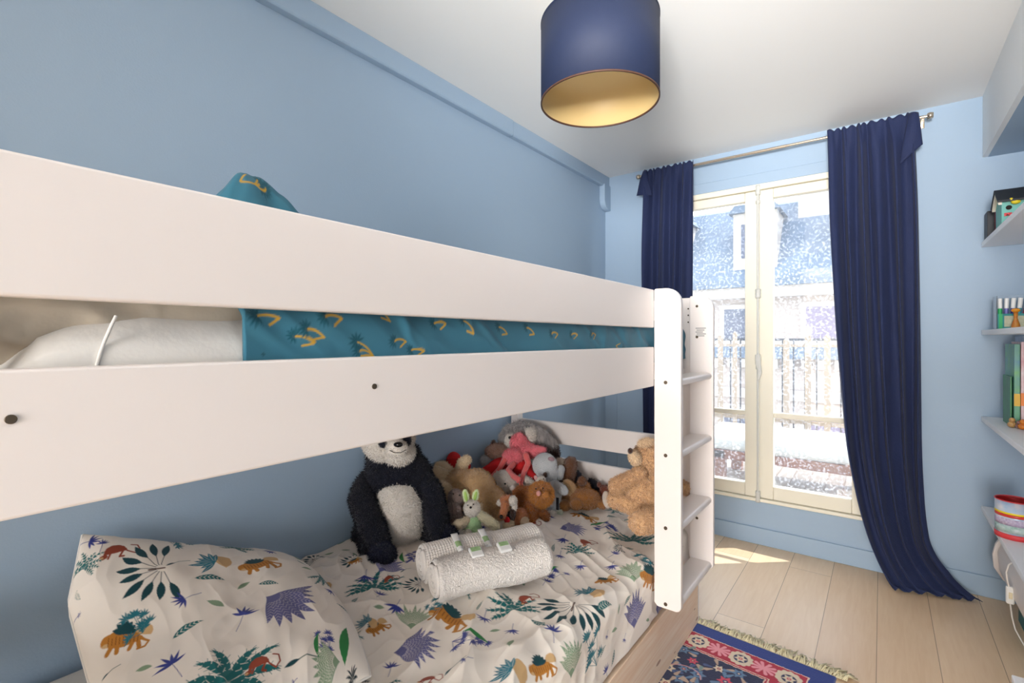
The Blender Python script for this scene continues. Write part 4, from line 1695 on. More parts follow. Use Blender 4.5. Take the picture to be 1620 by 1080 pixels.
# giant panda
p = plush('panda_plush', 'large black and white panda plush sitting against the wall', 640, 862, 1.90, 0.49)
blob('body', [ell(638, 800, 2.00, 66, 66, 46), ell(628, 752, 2.00, 56, 42, 42), ell(622, 722, 2.0, 44, 30, 36)], K_black, p, 0.006, 16000, 0.010)
blob('belly_patch', [ell(636, 812, 1.945, 40, 52, 46), ell(632, 780, 1.955, 34, 26, 40)], K_white, p, 0.006, 9000, 0.009)
blob('head', [ell(614, 688, 1.955, 42, 44, 40), ell(630, 716, 1.93, 26, 20, 24)], K_white, p, 0.006, 8000, 0.009)
mz = blob('muzzle', [ell(628, 709, 1.845, 17, 14, 14)], K_white, p, 0.004, 1500, 0.005)
ball('nose', 630, 703, 1.812, 7.5, M['blackeye'], p, 4.5, 5, 0)
tube('mouth', [W(x_, y_, 1.806) for x_, y_ in ((616, 712), (624, 716), (634, 716), (642, 711))], 0.0012, M['blackeye'], p, 6)
blob('eye_patch', [ell(606, 700, 1.865, 7, 9, 8, 30)], K_black, p, 0.003, 600, 0.005)
blob('eye_patch', [ell(644, 694, 1.88, 6, 11, 8, 10)], K_black, p, 0.003, 600, 0.005)
for ex in (606, 643):
    ball('eye', ex, 690, 1.845, 2.4, M['blackeye'], p)
for ex, ey in ((580, 652), (650, 650)):
    blob('ear', [ell(ex, ey, 1.98, 15, 15, 8)], K_black, p, 0.005, 1500, 0.008)
blob('arm', chain((575, 758, 1.97, 16), (572, 790, 1.90, 20), (588, 832, 1.82, 22), (598, 856, 1.78, 19)), K_black, p, 0.006, 7000, 0.010)
blob('arm', chain((664, 748, 1.99, 15), (682, 780, 1.95, 19), (690, 820, 1.90, 20), (694, 842, 1.86, 17)), K_black, p, 0.006, 6000, 0.010)
blob('leg', [chain((585, 850, 1.92, 20), (590, 868, 1.80, 20)), ell(570, 848, 1.93, 12, 28, 20)], K_black, p, 0.006, 4000, 0.010)
blob('leg', [chain((676, 846, 1.96, 18), (694, 852, 1.89, 15))], K_black, p, 0.006, 2500, 0.010)
blob('foot', [ell(605, 878, 1.735, 21, 19, 18)], K_navy, p, 0.005, 4000, 0.009)
blob('foot', [ell(706, 846, 1.86, 18, 15, 16)], K_navy, p, 0.005, 3000, 0.009)

# tan dog lying on its front
p = plush('dog_plush', 'big tan plush dog lying sprawled beside the panda', 750, 815, 2.15)
blob('body', [ell(730, 772, 2.20, 30, 30, 30), ell(752, 776, 2.18, 32, 34, 32, -25), ell(776, 795, 2.16, 24, 26, 26, -30)], K_tan, p, 0.006, 12000, 0.007)
blob('head', [ell(790, 806, 2.15, 26, 20, 22, -20), ell(778, 786, 2.17, 18, 18, 18)], K_tan, p, 0.006, 5000, 0.007)
blob('leg', chain((720, 766, 2.24, 17), (702, 758, 2.22, 17), (690, 750, 2.22, 14)), K_tanl, p, 0.006, 3500, 0.006)
blob('leg', chain((716, 756, 2.30, 12), (700, 742, 2.30, 13), (690, 738, 2.30, 11)), K_tanl, p, 0.006, 2500, 0.006)
blob('leg', chain((712, 780, 2.16, 15), (705, 776, 2.13, 13), (698, 770, 2.13, 11)), K_tanl, p, 0.006, 2500, 0.006)
blob('tail', chain((728, 744, 2.24, 9), (732, 732, 2.24, 9), (738, 727, 2.24, 8)), K_tanl, p, 0.004, 1200, 0.006)
blob('ear', [ell(758, 806, 2.10, 6, 13, 5, -20)], K_tanl, p, 0.004, 800, 0.005)
# red ball with small red nub
p = plush('ball_plush', 'red round felt toy peeking up behind the tan dog', 728, 745, 2.33, 0.49)
blob('body', [ell(716, 730, 2.36, 15, 16, 14)], K_red, p, 0.004)
blob('nub', [ell(738, 737, 2.34, 7, 8, 7)], K_red, p, 0.004)
tube('seam', [W(716 + 15.4 * math.cos(a), 730 + 4 * math.sin(a), 2.36 - 0.043 * abs(math.sin(a))) for a in np.linspace(math.pi, 2 * math.pi, 16)], 0.0012, mat('dark_red_thread', (120, 10, 16), .9), p, 6)

# hippo
p = plush('hippo_plush', 'grey brown plush hippo between the panda and the green bunny', 720, 832, 2.02)
blob('head', [ell(721, 787, 2.03, 12, 13, 13)], K_grey, p, 0.004, 2500, 0.005)
blob('snout', [ell(716, 806, 2.00, 13.5, 12, 13)], K_grey, p, 0.004, 2500, 0.005)
blob('body', [ell(718, 822, 2.06, 15, 15, 14)], K_grey, p, 0.005, 2000, 0.006)
blob('ear', [ell(703, 804, 2.03, 4.5, 6, 4, 20)], K_grey, p, 0.003, 300, 0.004)
tube('mouth', [W(x_, y_, z_) for x_, y_, z_ in ((714, 794, 1.970), (716, 804, 1.962), (716, 816, 1.970))], 0.001, fm('thread', (96, 76, 72)), p, 6)
for a, b in ((717, 781), (727, 783)):
    ball('eye', a, b, 1.99, 1.4, M['blackeye'], p)

# green bunny
p = plush('bunny_plush', 'small white bunny plush in a green outfit with lime ears', 750, 844, 1.90)
blob('head', [ell(747, 804, 1.93, 13, 13.5, 12)], K_white, p, 0.0035, 2500, 0.004)
for (b_, e_) in (((739, 793), (735, 776)), ((750, 793), (754, 776))):
    pr_e = [ell((b_[0] + e_[0]) / 2, (b_[1] + e_[1]) / 2, 1.94, 5.2, 11.5, 2.5, 12 if e_[0] < 745 else -14)]
    blob('ear', pr_e, K_limel, p, 0.0025, 500, 0.003)
    blob('ear_lining', [ell((b_[0] + e_[0]) / 2, (b_[1] + e_[1]) / 2 + 0.5, 1.935, 2.6, 8.5, 2.3, 12 if e_[0] < 745 else -14)], K_lime, p, 0.002)
blob('body', [ell(750, 828, 1.93, 11, 14, 11), ell(750, 838, 1.93, 14, 8, 12)], K_green, p, 0.0035, 1200, 0.003)
blob('arm', chain((739, 823, 1.92, 6), (726, 829, 1.90, 7), (716, 835, 1.90, 5.5)), fm('pale_cream_plush', (222, 204, 176)), p, 0.0035, 1500, 0.004)
blob('arm', chain((760, 814, 1.93, 6.5), (774, 824, 1.90, 8), (784, 832, 1.88, 7)), fm('pale_cream_green_plush', (216, 208, 176)), p, 0.0035, 1800, 0.004)
blob('leg', chain((742, 842, 1.91, 6), (739, 850, 1.87, 6)), K_white, p, 0.0035, 800, 0.004)
blob('leg', chain((760, 842, 1.91, 6), (768, 848, 1.87, 6)), K_white, p, 0.0035, 800, 0.004)
ball('nose', 744.5, 802.5, 1.897, 2.0, M['blackeye'], p)
ball('eye', 740, 799, 1.903, 1.0, M['blackeye'], p)
ball('eye', 749, 797.5, 1.900, 1.2, M['blackeye'], p)

# basset pup
p = plush('puppy_plush', 'small russet and white puppy plush with a long snout', 808, 836, 2.00)
blob('body', [ell(820, 818, 2.06, 15, 15, 13, -30), ell(826, 826, 2.05, 9, 9, 9)], K_pup, p, 0.004, 3500, 0.005)
blob('head', [ell(803, 791, 2.02, 12, 8, 9)], K_pup, p, 0.0035, 1500, 0.004)
blob('brow', [ell(811, 792, 2.005, 7, 8, 7)], K_white, p, 0.003, 800, 0.004)
blob('snout', chain((799, 798, 1.99, 6), (797, 808, 1.97, 5.5), (794, 816, 1.96, 5.5)), K_pup, p, 0.003, 1200, 0.004)
ball('nose', 793, 817, 1.945, 3.2, M['blackeye'], p)
blob('ear', [ell(790, 795, 2.02, 4, 5, 3)], K_white, p, 0.003, 400, 0.004)
blob('ear', [ell(814, 800, 2.0, 4, 9, 3)], K_white, p, 0.003, 400, 0.004)
blob('chest', [ell(806, 818, 2.02, 8, 8, 8), ell(811, 812, 2.0, 5, 9, 5)], K_dark, p, 0.003, 900, 0.004)
blob('chest_patch', [ell(802, 822, 1.985, 5, 6, 4, 30)], K_red, p, 0.003)
blob('leg', chain((830, 824, 2.03, 7), (830, 832, 1.99, 6)), K_tanl, p, 0.0035, 900, 0.004)
blob('leg', chain((808, 828, 2.0, 6), (800, 832, 1.97, 5)), K_tanl, p, 0.0035, 700, 0.004)

# lion
p = plush('lion_plush', 'fluffy orange lion plush standing in front of the pile', 842, 828, 2.10)
blob('body', [ell(838, 800, 2.14, 16, 20, 22), ell(842, 784, 2.14, 14, 14, 16)], K_org, p, 0.004, 8000, 0.012)
blob('mane', [ell(856, 782, 2.11, 18, 18, 15)], K_orgl, p, 0.004, 9000, 0.013)
blob('leg', chain((840, 812, 2.10, 9), (841, 824, 2.07, 8)), K_org, p, 0.004, 2200, 0.009)
blob('leg', chain((856, 812, 2.12, 8), (862, 817, 2.10, 7)), K_org, p, 0.004, 1600, 0.009)
blob('hindquarter', [ell(826, 784, 2.18, 14, 14, 12)], K_org, p, 0.004, 3000, 0.012)
ball('nose', 852, 780, 2.045, 4.0, K_snout, p, 4.5, 4)
blob('tuft', [ell(863, 782, 2.05, 5, 4, 4)], K_orgl, p, 0.003, 500, 0.006)
ball('eye', 848, 773, 2.055, 1.3, M['blackeye'], p)
ball('eye', 859, 772, 2.055, 1.3, M['blackeye'], p)

# cream plush head with bobble nose
p = plush('lamb_plush', 'cream plush face with a round white nose under the pink legs', 802, 790, 2.32)
blob('head', [ell(803, 764, 2.30, 20, 15, 16, -25), ell(798, 758, 2.32, 20, 14, 14)], K_white, p, 0.005, 4000, 0.006)
ball('nose', 811, 772, 2.225, 4.8, fm('white_fluff', (232, 222, 218)), p)
ball('eye', 799, 765, 2.222, 1.6, M['blackeye'], p)
blob('ear', [ell(780, 766, 2.29, 8, 7, 6)], K_dark, p, 0.004, 700, 0.005)
blob('body', [ell(815, 785, 2.34, 18, 14, 14)], K_dark, p, 0.005, 1500, 0.006)
blob('arm', chain((826, 757, 2.32, 8), (838, 765, 2.29, 8), (846, 770, 2.29, 7)), K_white, p, 0.004, 1200, 0.005)

# red sleeved toy
p = plush('elf_plush', 'red plush toy with a white paw and furry brown top in the back', 785, 750, 2.45, 0.55)
blob('body', [ell(790, 738, 2.47, 22, 14, 14, 22), ell(826, 742, 2.42, 18, 16, 14)], K_red, p, 0.005)
blob('arm', chain((790, 736, 2.42, 10), (776, 742, 2.40, 9), (768, 746, 2.40, 8)), K_red, p, 0.004)
blob('paw', [ell(762, 748, 2.385, 7, 7, 7)], K_white, p, 0.003, 900, 0.005)
blob('arm', chain((832, 744, 2.38, 9), (842, 754, 2.34, 8)), K_red, p, 0.004)
p = plush('hedgehog_plush', 'fuzzy brown plush top lying on the red toy by the wall', 785, 728, 2.50, 0.5)
blob('body', [ell(787, 713, 2.50, 19, 11, 12, 5)], fm('fuzzy_taupe_plush', (126, 88, 72), (176, 136, 116), 60), p, 0.004, 4000, 0.009)
blob('ear', [ell(780, 701, 2.52, 3.5, 6, 3, -20)], K_dark, p, 0.003, 300, 0.004)
blob('arm', [ell(768, 728, 2.50, 8, 9, 8)], K_greyl, p, 0.004, 900, 0.006)

# long haired hare at the top of the pile
p = plush('hare_plush', 'long haired grey and white plush leaning in the corner, top of the pile', 826, 735, 2.56, 0.49)
blob('head', [ell(826, 688, 2.58, 24, 20, 20, 10)], K_white, p, 0.005, 3500, 0.010)
blob('hair', [ell(816, 681, 2.56, 22, 13, 20, 18), ell(800, 692, 2.58, 8, 16, 12, -12)], K_silver, p, 0.005, 6000, 0.022, fw=0.0016, fdir=(0, -0.1, -0.5))
blob('hair', chain((842, 680, 2.55, 10), (856, 690, 2.53, 13), (872, 702, 2.52, 10)), K_silver, p, 0.005, 5000, 0.018, fw=0.0016, fdir=(0.2, 0, -0.6))
blob('body', [ell(830, 722, 2.60, 24, 24, 18)], K_white, p, 0.006, 3000, 0.010)
blob('arm', chain((856, 700, 2.55, 10), (872, 706, 2.52, 10), (879, 718, 2.50, 7)), K_dark, p, 0.005, 2500, 0.010)
ball('eye', 806.5, 692, 2.468, 2.4, M['blackeye'], p)
blob('face', [ell(809, 697, 2.50, 11, 13, 8)], K_white, p, 0.004, 1200, 0.006)
blob('cheek', [ell(838, 690, 2.50, 11, 14, 8)], K_white, p, 0.004, 1500, 0.010)

# pink monkey
p = plush('flamingo_plush', 'bright pink long legged plush draped over the pile', 815, 735, 2.46, 0.49)
blob('body', [ell(822, 702, 2.47, 14, 17, 11, 30), ell(836, 712, 2.44, 15, 11, 10, -10), ell(812, 722, 2.42, 17, 13, 12, 10)], K_pink, p, 0.004, 6000, 0.009)
blob('wing', chain((846, 712, 2.42, 8), (856, 711, 2.41, 5), (860, 711, 2.41, 4.5)), K_pink, p, 0.0035, 900, 0.006)
blob('neck', chain((824, 696, 2.46, 8), (822, 688, 2.45, 5)), K_pink, p, 0.0035, 600, 0.007)
blob('leg', chain((832, 720, 2.38, 5.2), (836, 732, 2.36, 4.8), (829, 748, 2.33, 4.5), (824, 762, 2.27, 4.2)), K_pinkl, p, 0.003)
blob('leg', chain((812, 734, 2.38, 5), (804, 744, 2.33, 4.8), (812, 753, 2.28, 4.8), (820, 758, 2.25, 5)), K_pinkl, p, 0.003)
blob('leg', chain((798, 728, 2.40, 5), (790, 742, 2.38, 4.2), (774, 758, 2.34, 3.8), (768, 765, 2.30, 3.5)), K_pinkl, p, 0.003)
for k, (a, b) in enumerate(((818, 762), (822, 766), (826, 768))):
    tube('toe', [W(a, b - 4, 2.25), W(a + 1, b + 2, 2.24)], 0.004, K_pinkl, p, 8)

# white bear upside down with brown button nose
p = plush('bear_plush', 'pale grey white plush bear leaning with its head up, black tag on side', 872, 812, 2.24)
blob('head', [ell(862, 736, 2.34, 20, 20, 18), ell(868, 748, 2.32, 16, 18, 15)], K_greyl, p, 0.005, 1200, 0.003)
ball('nose', 862.5, 751, 2.255, 4.0, K_dark, p, 4.6, 3)
blob('patch', [ell(872, 726, 2.265, 6, 3.6, 3, -12)], fm('mauve_patch', (160, 132, 140)), p, 0.003)
blob('body', [ell(876, 782, 2.28, 13, 24, 14, -8), ell(872, 802, 2.25, 13, 14, 13)], K_greyl, p, 0.005, 1500, 0.004)
blob('arm', chain((882, 768, 2.26, 7), (890, 774, 2.22, 8), (893, 777, 2.21, 6.5)), K_greyl, p, 0.004, 500, 0.003)
blob('arm', chain((884, 752, 2.32, 8), (887, 742, 2.34, 7)), K_greyl, p, 0.004, 300, 0.003)
blob('foot', [ell(874, 814, 2.19, 7, 6.5, 7)], K_white, p, 0.004, 600, 0.004)
blob('foot', [ell(885, 811, 2.21, 6, 5, 6)], fm('sage_white_plush', (204, 210, 192)), p, 0.004, 400, 0.004)
box('tag', tuple(W(880, 806, 2.185) - Vector((0.001, 0.0, 0))), tuple(W(880, 806, 2.185) + Vector((0.012, 0.002, 0.055))), mat('black_fabric_tag', (24, 26, 34), .8), p)

# small white cat
p = plush('cat_plush', 'tiny white cat plush face with dark eyes behind the lion', 855, 778, 2.22, 0.5)
blob('head', [ell(856, 760, 2.22, 8, 7, 7)], K_white, p, 0.003, 700, 0.003)
blob('body', [ell(860, 774, 2.24, 9, 10, 8)], K_white, p, 0.004, 700, 0.004)
blob('ear', [ell(848, 756, 2.22, 3.2, 5, 2, 25)], fm('pink_ear', (220, 170, 168)), p, 0.002)
ball('eye', 854, 760, 2.188, 1.1, M['blackeye'], p)
ball('eye', 860, 757.5, 2.188, 1.1, M['blackeye'], p)

# beige speckled toy behind
p = plush('owl_plush', 'small beige and cream plush behind the pale bear', 888, 745, 2.44, 0.5)
blob('body', [ell(885, 734, 2.42, 9, 10, 9), ell(884, 750, 2.44, 10, 14, 9)], fm('beige_speckled_plush', (170, 148, 128), (214, 200, 184), 90), p, 0.004, 1500, 0.006)

# dark brown dog with raised limb
p = plush('dog_plush', 'chocolate brown plush with one raised limb in front of the end board', 905, 800, 2.36)
blob('limb', chain((903, 732, 2.40, 10), (900, 745, 2.38, 11), (896, 762, 2.36, 12)), K_brown, p, 0.005, 3500, 0.006)
blob('body', [ell(898, 776, 2.34, 15, 16, 14, -20), ell(892, 800, 2.28, 11, 10, 11)], K_brown2, p, 0.005, 4000, 0.006)
blob('paw', [ell(901, 771, 2.29, 9, 14, 8, 35)], K_tan, p, 0.004, 1500, 0.005)
# caramel dog lying
p = plush('dog_plush', 'caramel plush dog lying face down on the duvet by the end board', 928, 806, 2.27)
blob('head', [ell(926, 788, 2.28, 24, 16, 17, -8)], K_brown2, p, 0.005, 6000, 0.006)
blob('body', [ell(922, 772, 2.34, 12, 12, 12)], K_brown2, p, 0.005, 1500, 0.006)
blob('ear', [ell(921, 761, 2.30, 7.5, 8, 4)], K_brown, p, 0.004, 700, 0.005)
blob('ear', [ell(952, 798, 2.25, 8, 6, 5, -30)], K_brown2, p, 0.004, 700, 0.005)
blob('muzzle', [ell(912, 797, 2.24, 11, 9, 9)], K_brown2, p, 0.004, 1200, 0.005)
# black toy behind
p = plush('cat_plush', 'black plush lying behind the caramel dog against the end board', 935, 775, 2.42, 0.5)
blob('body', [ell(914, 758, 2.40, 6, 14, 8), ell(937, 768, 2.39, 9, 12, 8, 25), ell(944, 778, 2.36, 8, 10, 8)], K_black, p, 0.005, 2500, 0.006)
# rust brown
p = plush('fox_plush', 'reddish brown plush squeezed between the black toy and the teddy', 955, 790, 2.35, 0.49)
blob('body', [ell(958, 776, 2.34, 10, 8, 8, -20), ell(954, 784, 2.33, 7, 10, 8)], fm('red_brown_plush', (110, 48, 28), (138, 66, 38)), p, 0.004, 2000, 0.006)
blob('ear', [ell(948, 767, 2.35, 3.5, 5, 3)], fm('red_brown_ear', (116, 54, 32)), p, 0.003, 300, 0.004)

# teddy bear
p = plush('teddy_bear', 'curly honey teddy bear sitting beside the ladder', 1030, 835, 2.03)
blob('head', [ell(1030, 725, 2.08, 26, 27, 25), ], K_ted, p, 0.005, 9000, 0.010, lumps=0.018)
blob('muzzle', [ell(1004, 724, 2.04, 9, 13, 12, 20)], K_tedl, p, 0.004, 1500, 0.006)
ball('nose', 997, 713, 1.995, 4.2, K_dark, p, 5)
blob('ear', [ell(1022, 700, 2.05, 13, 7, 6, 10)], K_tedl, p, 0.004, 1200, 0.007)
blob('ear', [ell(1048, 702, 2.15, 9, 9, 6, 0)], K_ted, p, 0.004, 1200, 0.007)
blob('body', [ell(1022, 778, 2.08, 37, 34, 32), ell(1040, 756, 2.08, 26, 24, 26)], K_ted, p, 0.006, 15000, 0.011, lumps=0.020)
blob('arm', chain((1012, 748, 2.02, 10), (996, 756, 2.02, 10), (982, 764, 2.02, 12), (974, 768, 2.02, 11)), K_ted, p, 0.005, 5000, 0.009, lumps=0.014)
blob('arm', chain((1050, 752, 2.10, 12), (1072, 766, 2.12, 12), (1084, 772, 2.10, 12)), K_ted, p, 0.005, 2500, 0.009, lumps=0.014)
blob('leg', chain((1006, 800, 2.04, 15), (982, 792, 2.06, 13), (972, 790, 2.08, 12)), K_ted, p, 0.005, 4000, 0.009, lumps=0.014)
blob('foot_pad', [ell(960, 790, 2.10, 7, 14, 10, 8)], fm('beige_suede', (206, 190, 174)), p, 0.004)
blob('leg', chain((1040, 815, 2.0, 18), (1022, 824, 1.94, 19), (1014, 826, 1.93, 18)), K_ted, p, 0.005, 5000, 0.009, lumps=0.014)

# ------------------------------------------------------------------ rug
rug = thing('rug', 'navy and red oriental rug with cream fringe beside the bed', 'rug', (-0.6, 1.4, 0))
RA = math.radians(-4.5)
rc = Vector((-0.135, 2.215, 0))        # far right corner
ux = Vector((-math.cos(RA), -math.sin(RA), 0))
uy = Vector((math.sin(RA), -math.cos(RA), 0))
STR = 0.0022
NXR, NYR = int(1.0 / STR), int(0.95 / STR)
prr = Print(NXR, NYR, STR, (24, 34, 86))
cx_, cy_ = np.meshgrid(np.arange(NXR) * STR, np.arange(NYR) * STR)
dist = np.minimum(cx_, cy_)
wob = 0.0015 * np.sin(cx_ * 200) * np.sin(cy_ * 170)
dd = dist + wob


def band(a, b, col):
    prr.c[(dd >= a) & (dd < b)] = lin(col)[:3]


band(0.0, 0.075, (26, 54, 130))
band(0.075, 0.080, (226, 196, 178))
band(0.080, 0.185, (176, 30, 60))
band(0.185, 0.190, (226, 196, 178))
band(0.190, 0.196, (176, 30, 60))
band(0.196, 0.200, (226, 196, 178))
band(0.200, 2.0, (30, 38, 74))
rs = random.Random(3)
CR, CP, BL = (222, 204, 178), (206, 74, 96), (96, 128, 160)


def flower(c, r, col, col2, n=6):
    for k in range(n):
        a = 2 * math.pi * k / n + 0.3
        e = (c[0] + r * math.cos(a), c[1] + r * math.sin(a))
        prr.stroke([c, ((c[0] + e[0]) / 2, (c[1] + e[1]) / 2), e], [r * 0.12, r * 0.32, r * 0.1], col)
    prr.stroke([c, (c[0] + 1e-4, c[1])], [r * 0.35, r * 0.35], col2)
    prr.stroke([c, (c[0] + 1e-4, c[1])], [r * 0.15, r * 0.15], CR)


for axis in (0, 1):
    k = 0
    s = 0.135
    while s < 0.98:
        c = (s, 0.132) if axis == 0 else (0.132, s)
        if k % 2 == 0:
            prr.stroke([c, (c[0] + 1e-4, c[1])], [0.042, 0.042], CR)
            for q in range(12):
                a = 2 * math.pi * q / 12
                prr.stroke([(c[0] + 0.038 * math.cos(a), c[1] + 0.038 * math.sin(a))] * 2, [0.009, 0.009], CR)
            prr.stroke([c, (c[0] + 1e-4, c[1])], [0.026, 0.026], (40, 44, 84))
            flower(c, 0.022, CR, CP)
        else:
            for q in range(5):
                a = -1.2 + 0.6 * q
                for sg in (-1, 1):
                    d_ = (sg * math.cos(a) * 0.04, math.sin(a) * 0.035)
                    if axis:
                        d_ = d_[::-1]
                    prr.stroke([c, (c[0] + d_[0], c[1] + d_[1])], [0.003, 0.007], (232, 150, 160))
        s += 0.085
        k += 1
occ = []
for k in range(900):
    c = (rs.uniform(0.22, 0.98), rs.uniform(0.22, 0.93))
    if all(math.hypot(c[0] - o_[0], c[1] - o_[1]) > 0.052 for o_ in occ):
        occ.append(c)
        flower(c, rs.uniform(0.018, 0.028), rs.choice([CR, BL, CP]), rs.choice([(150, 36, 60), (44, 60, 110)]))
        for q in range(4):
            a = rs.uniform(0, 6.28)
            e = (c[0] + 0.05 * math.cos(a), c[1] + 0.05 * math.sin(a))
            prr.stroke([(c[0] + 0.025 * math.cos(a), c[1] + 0.025 * math.sin(a)), e], [0.003, 0.008], rs.choice([BL, (122, 146, 140), (186, 160, 140), (66, 86, 130)]))
for k in range(7):
    a0 = rs.uniform(0, 6.28)
    c0 = np.array((rs.uniform(0.3, .9), rs.uniform(.3, .9)))
    pts = [c0 + np.array((0.02 * q * math.cos(a0 + q * 0.22), 0.02 * q * math.sin(a0 + q * 0.22))) for q in range(14)]
    prr.stroke(pts, [0.002] * 14, (214, 150, 150))
inside = dist > 0.0
RP = np.array(rc)[None, None] + np.array(ux) * cx_[..., None] + np.array(uy) * cy_[..., None]
edge = np.minimum(dist, 0.004) / 0.004
RP[..., 2] = 0.0015 + 0.008 * np.sqrt(edge) + 0.0008 * RNG.random(cx_.shape)
rp = grid_mesh('rug_pile', RP, vmat('rug_wool', 0.95, 0.3, 700, 0.5, 0.1), rug, colors=prr.c)
# fringe: knotted strands along the far edge
bm = bmesh.new()
rs = random.Random(9)
N = 190
for k in range(N):
    s = k / (N - 1) * 0.78 - 0.03
    b = rc + ux * s
    L_ = rs.uniform(0.035, 0.07)
    side_ = rs.uniform(-0.03, 0.03)
    if k < 22:
        side_ -= rs.uniform(0.0, 0.03)
    p0 = b + Vector((0, 0, 0.007))
    p1 = b - uy * L_ * 0.5 + ux * side_ * 0.3 + Vector((0, 0, rs.uniform(0.008, 0.02)))
    p2 = b - uy * L_ + ux * side_ + Vector((0, 0, rs.uniform(0.003, 0.008)))
    add_tube(bm, [p0, p1, p2], [0.0026, 0.0034, 0.0022], 5)
    p3 = p2 + ux * rs.uniform(-0.02, 0.02) - uy * rs.uniform(-0.012, 0.014) + Vector((0, 0, rs.uniform(-0.001, 0.006)))
    add_tube(bm, [p1, p3], [0.0018, 0.0014], 4)
fr = bm_obj('fringe', bm, mat('cream_fringe_wool', (206, 196, 162), .95, 0.2, 80), rug, smooth=True)
fr['kind'] = 'stuff'

# ------------------------------------------------------------------ shelves on the right and what stands on them
SHZ = [1.762, 1.322, 0.890, 0.440]
labs = ['white wall shelf carrying the birdhouse, topmost on the right', 'white wall shelf carrying the felt pens', 'white wall shelf carrying the upright books', 'white low shelf carrying the round tin']
for z, lb in zip(SHZ, labs):
    o = box('wall_shelf', (XN - 0.005, 0.9, z - 0.012), (XR, YB - 0.002, z + 0.012), M['shelf'], None, 0.002, origin=(0.6, 2.4, z - 0.012))
    tag(o, lb, 'shelf')
    o.data.transform(Matrix.Identity(4))


def at_shelf(px, z, y):
    return WY(px, 536, y).x


# birdhouse
K_teal = mat('aqua_painted_wood', (120, 190, 180), 0.6)
K_roof = mat('black_painted_roof', (34, 38, 44), 0.6)
K_cream = mat('cream_painted_wood', (236, 226, 208), 0.6)
K_redp = mat('coral_red_paint', (214, 60, 66), 0.5)
K_yel = mat('yellow_paint', (232, 206, 40), 0.5)
z0 = SHZ[0] + 0.012
bh = thing('birdhouse', 'aqua painted toy birdhouse with black roof on the top shelf', 'birdhouse', (0.52, 3.0, z0))
x0, x1 = 0.412, 0.60
ya, yb = 3.03, 3.16
ym = (ya + yb) / 2
# gabled body, gable towards the window side corner (faces -x)
prism('house_wall', [(ya, z0), (yb, z0), (yb, z0 + 0.125), (ym, z0 + 0.175), (ya, z0 + 0.125)], 0, x0 + 0.012, x1, K_teal, bh, 0.001)
prism('gable_trim', [(ya - 0.012, z0 + 0.108), (ym, z0 + 0.168), (yb + 0.012, z0 + 0.108), (yb + 0.012, z0 + 0.124), (ym, z0 + 0.190), (ya - 0.012, z0 + 0.124)], 0, x0, x0 + 0.012, K_cream, bh, 0.001)
for sg, yy in ((1, ya - 0.02), (-1, yb + 0.02)):
    prism('roof_panel', [(ym, z0 + 0.182), (ym, z0 + 0.192), (yy, z0 + 0.128), (yy, z0 + 0.118)], 0, x0 - 0.004, x1 + 0.012, K_roof, bh, 0.001)
box('chimney', (x0 + 0.09, ya + 0.0, z0 + 0.13), (x0 + 0.12, ya + 0.03, z0 + 0.215), mat('grey_chimney', (84, 92, 108), .7), bh, 0.001)
tube('entrance_hole', [(x0 + 0.035, ya - 0.0012, z0 + 0.095), (x0 + 0.035, ya + 0.004, z0 + 0.095)], 0.010, M['hole'], bh, 20)
tube('perch', [(x0 + 0.03, ya - 0.03, z0 + 0.062), (x0 + 0.03, ya + 0.004, z0 + 0.062)], 0.004, K_redp, bh, 10)
box('flower_shape', (x0 + 0.02, ya - 0.003, z0 + 0.058), (x0 + 0.045, ya, z0 + 0.072), K_redp, bh, 0.001)
bd = mesh_obj('bird', (ICO2[0] * np.array((0.016, 0.009, 0.011)) + np.array((x0 + 0.055, ya - 0.012, z0 + 0.115))), ICO2[1], K_yel, bh, True)
mesh_obj('bird_head', (ICO2[0] * np.array((0.008, 0.007, 0.008)) + np.array((x0 + 0.04, ya - 0.014, z0 + 0.126))), ICO2[1], K_yel, bh, True)
# black book beside it
bk = thing('box', 'black upright box at the corner of the top shelf beside the birdhouse', 'box', (0.45, 3.28, z0))
box('carton', (0.408, 3.27, z0), (0.436, 3.35, z0 + 0.135), mat('black_card', (26, 28, 36), .5), bk, 0.002)
box('edge_strip', (0.434, 3.268, z0 + 0.005), (0.437, 3.272, z0 + 0.13), mat('dark_red_edge', (110, 40, 50), .6), bk)

# felt pen box
z0 = SHZ[1] + 0.012
pb = thing('pen_box', 'clear box holding felt pens on the second shelf', 'box', (0.50, 3.20, z0))
K_clear = mat('clear_plastic', (235, 240, 245), 0.1, 0.0, trans=0.95)
fx0, fx1, fy0, fy1 = 0.425, 0.62, 3.16, 3.24
box('card_insert', (fx0 + 0.004, fy0 - 0.001, z0 + 0.001), (fx1, fy0 + 0.002, z0 + 0.072), mat('teal_card', (40, 140, 140), .6), pb)
box('card_print', (fx0 + 0.026, fy0 - 0.0025, z0 + 0.012), (fx1, fy0 - 0.001, z0 + 0.062), mat('cream_card_with_print', (226, 222, 196), .6, 0.5, 60, rgb2=(150, 160, 130)), pb)
box('side_stripe', (fx0 + 0.008, fy0 - 0.0028, z0 + 0.001), (fx0 + 0.02, fy0 - 0.001, z0 + 0.072), mat('green_card', (56, 176, 110), .6), pb)
boxes('clear_tray', [((fx0, fy0 - 0.004, z0), (fx0 + 0.002, fy1, z0 + 0.155)), ((fx0, fy1, z0), (fx1, fy1 + 0.002, z0 + 0.155)), ((fx0, fy0 - 0.006, z0 + 0.148), (fx1, fy0 - 0.003, z0 + 0.155))], K_clear, pb)
pc = [(40, 180, 100), (110, 110, 180), (60, 60, 150), (40, 150, 170), (180, 40, 60), (220, 150, 40), (60, 120, 60), (150, 60, 140), (200, 70, 40)]
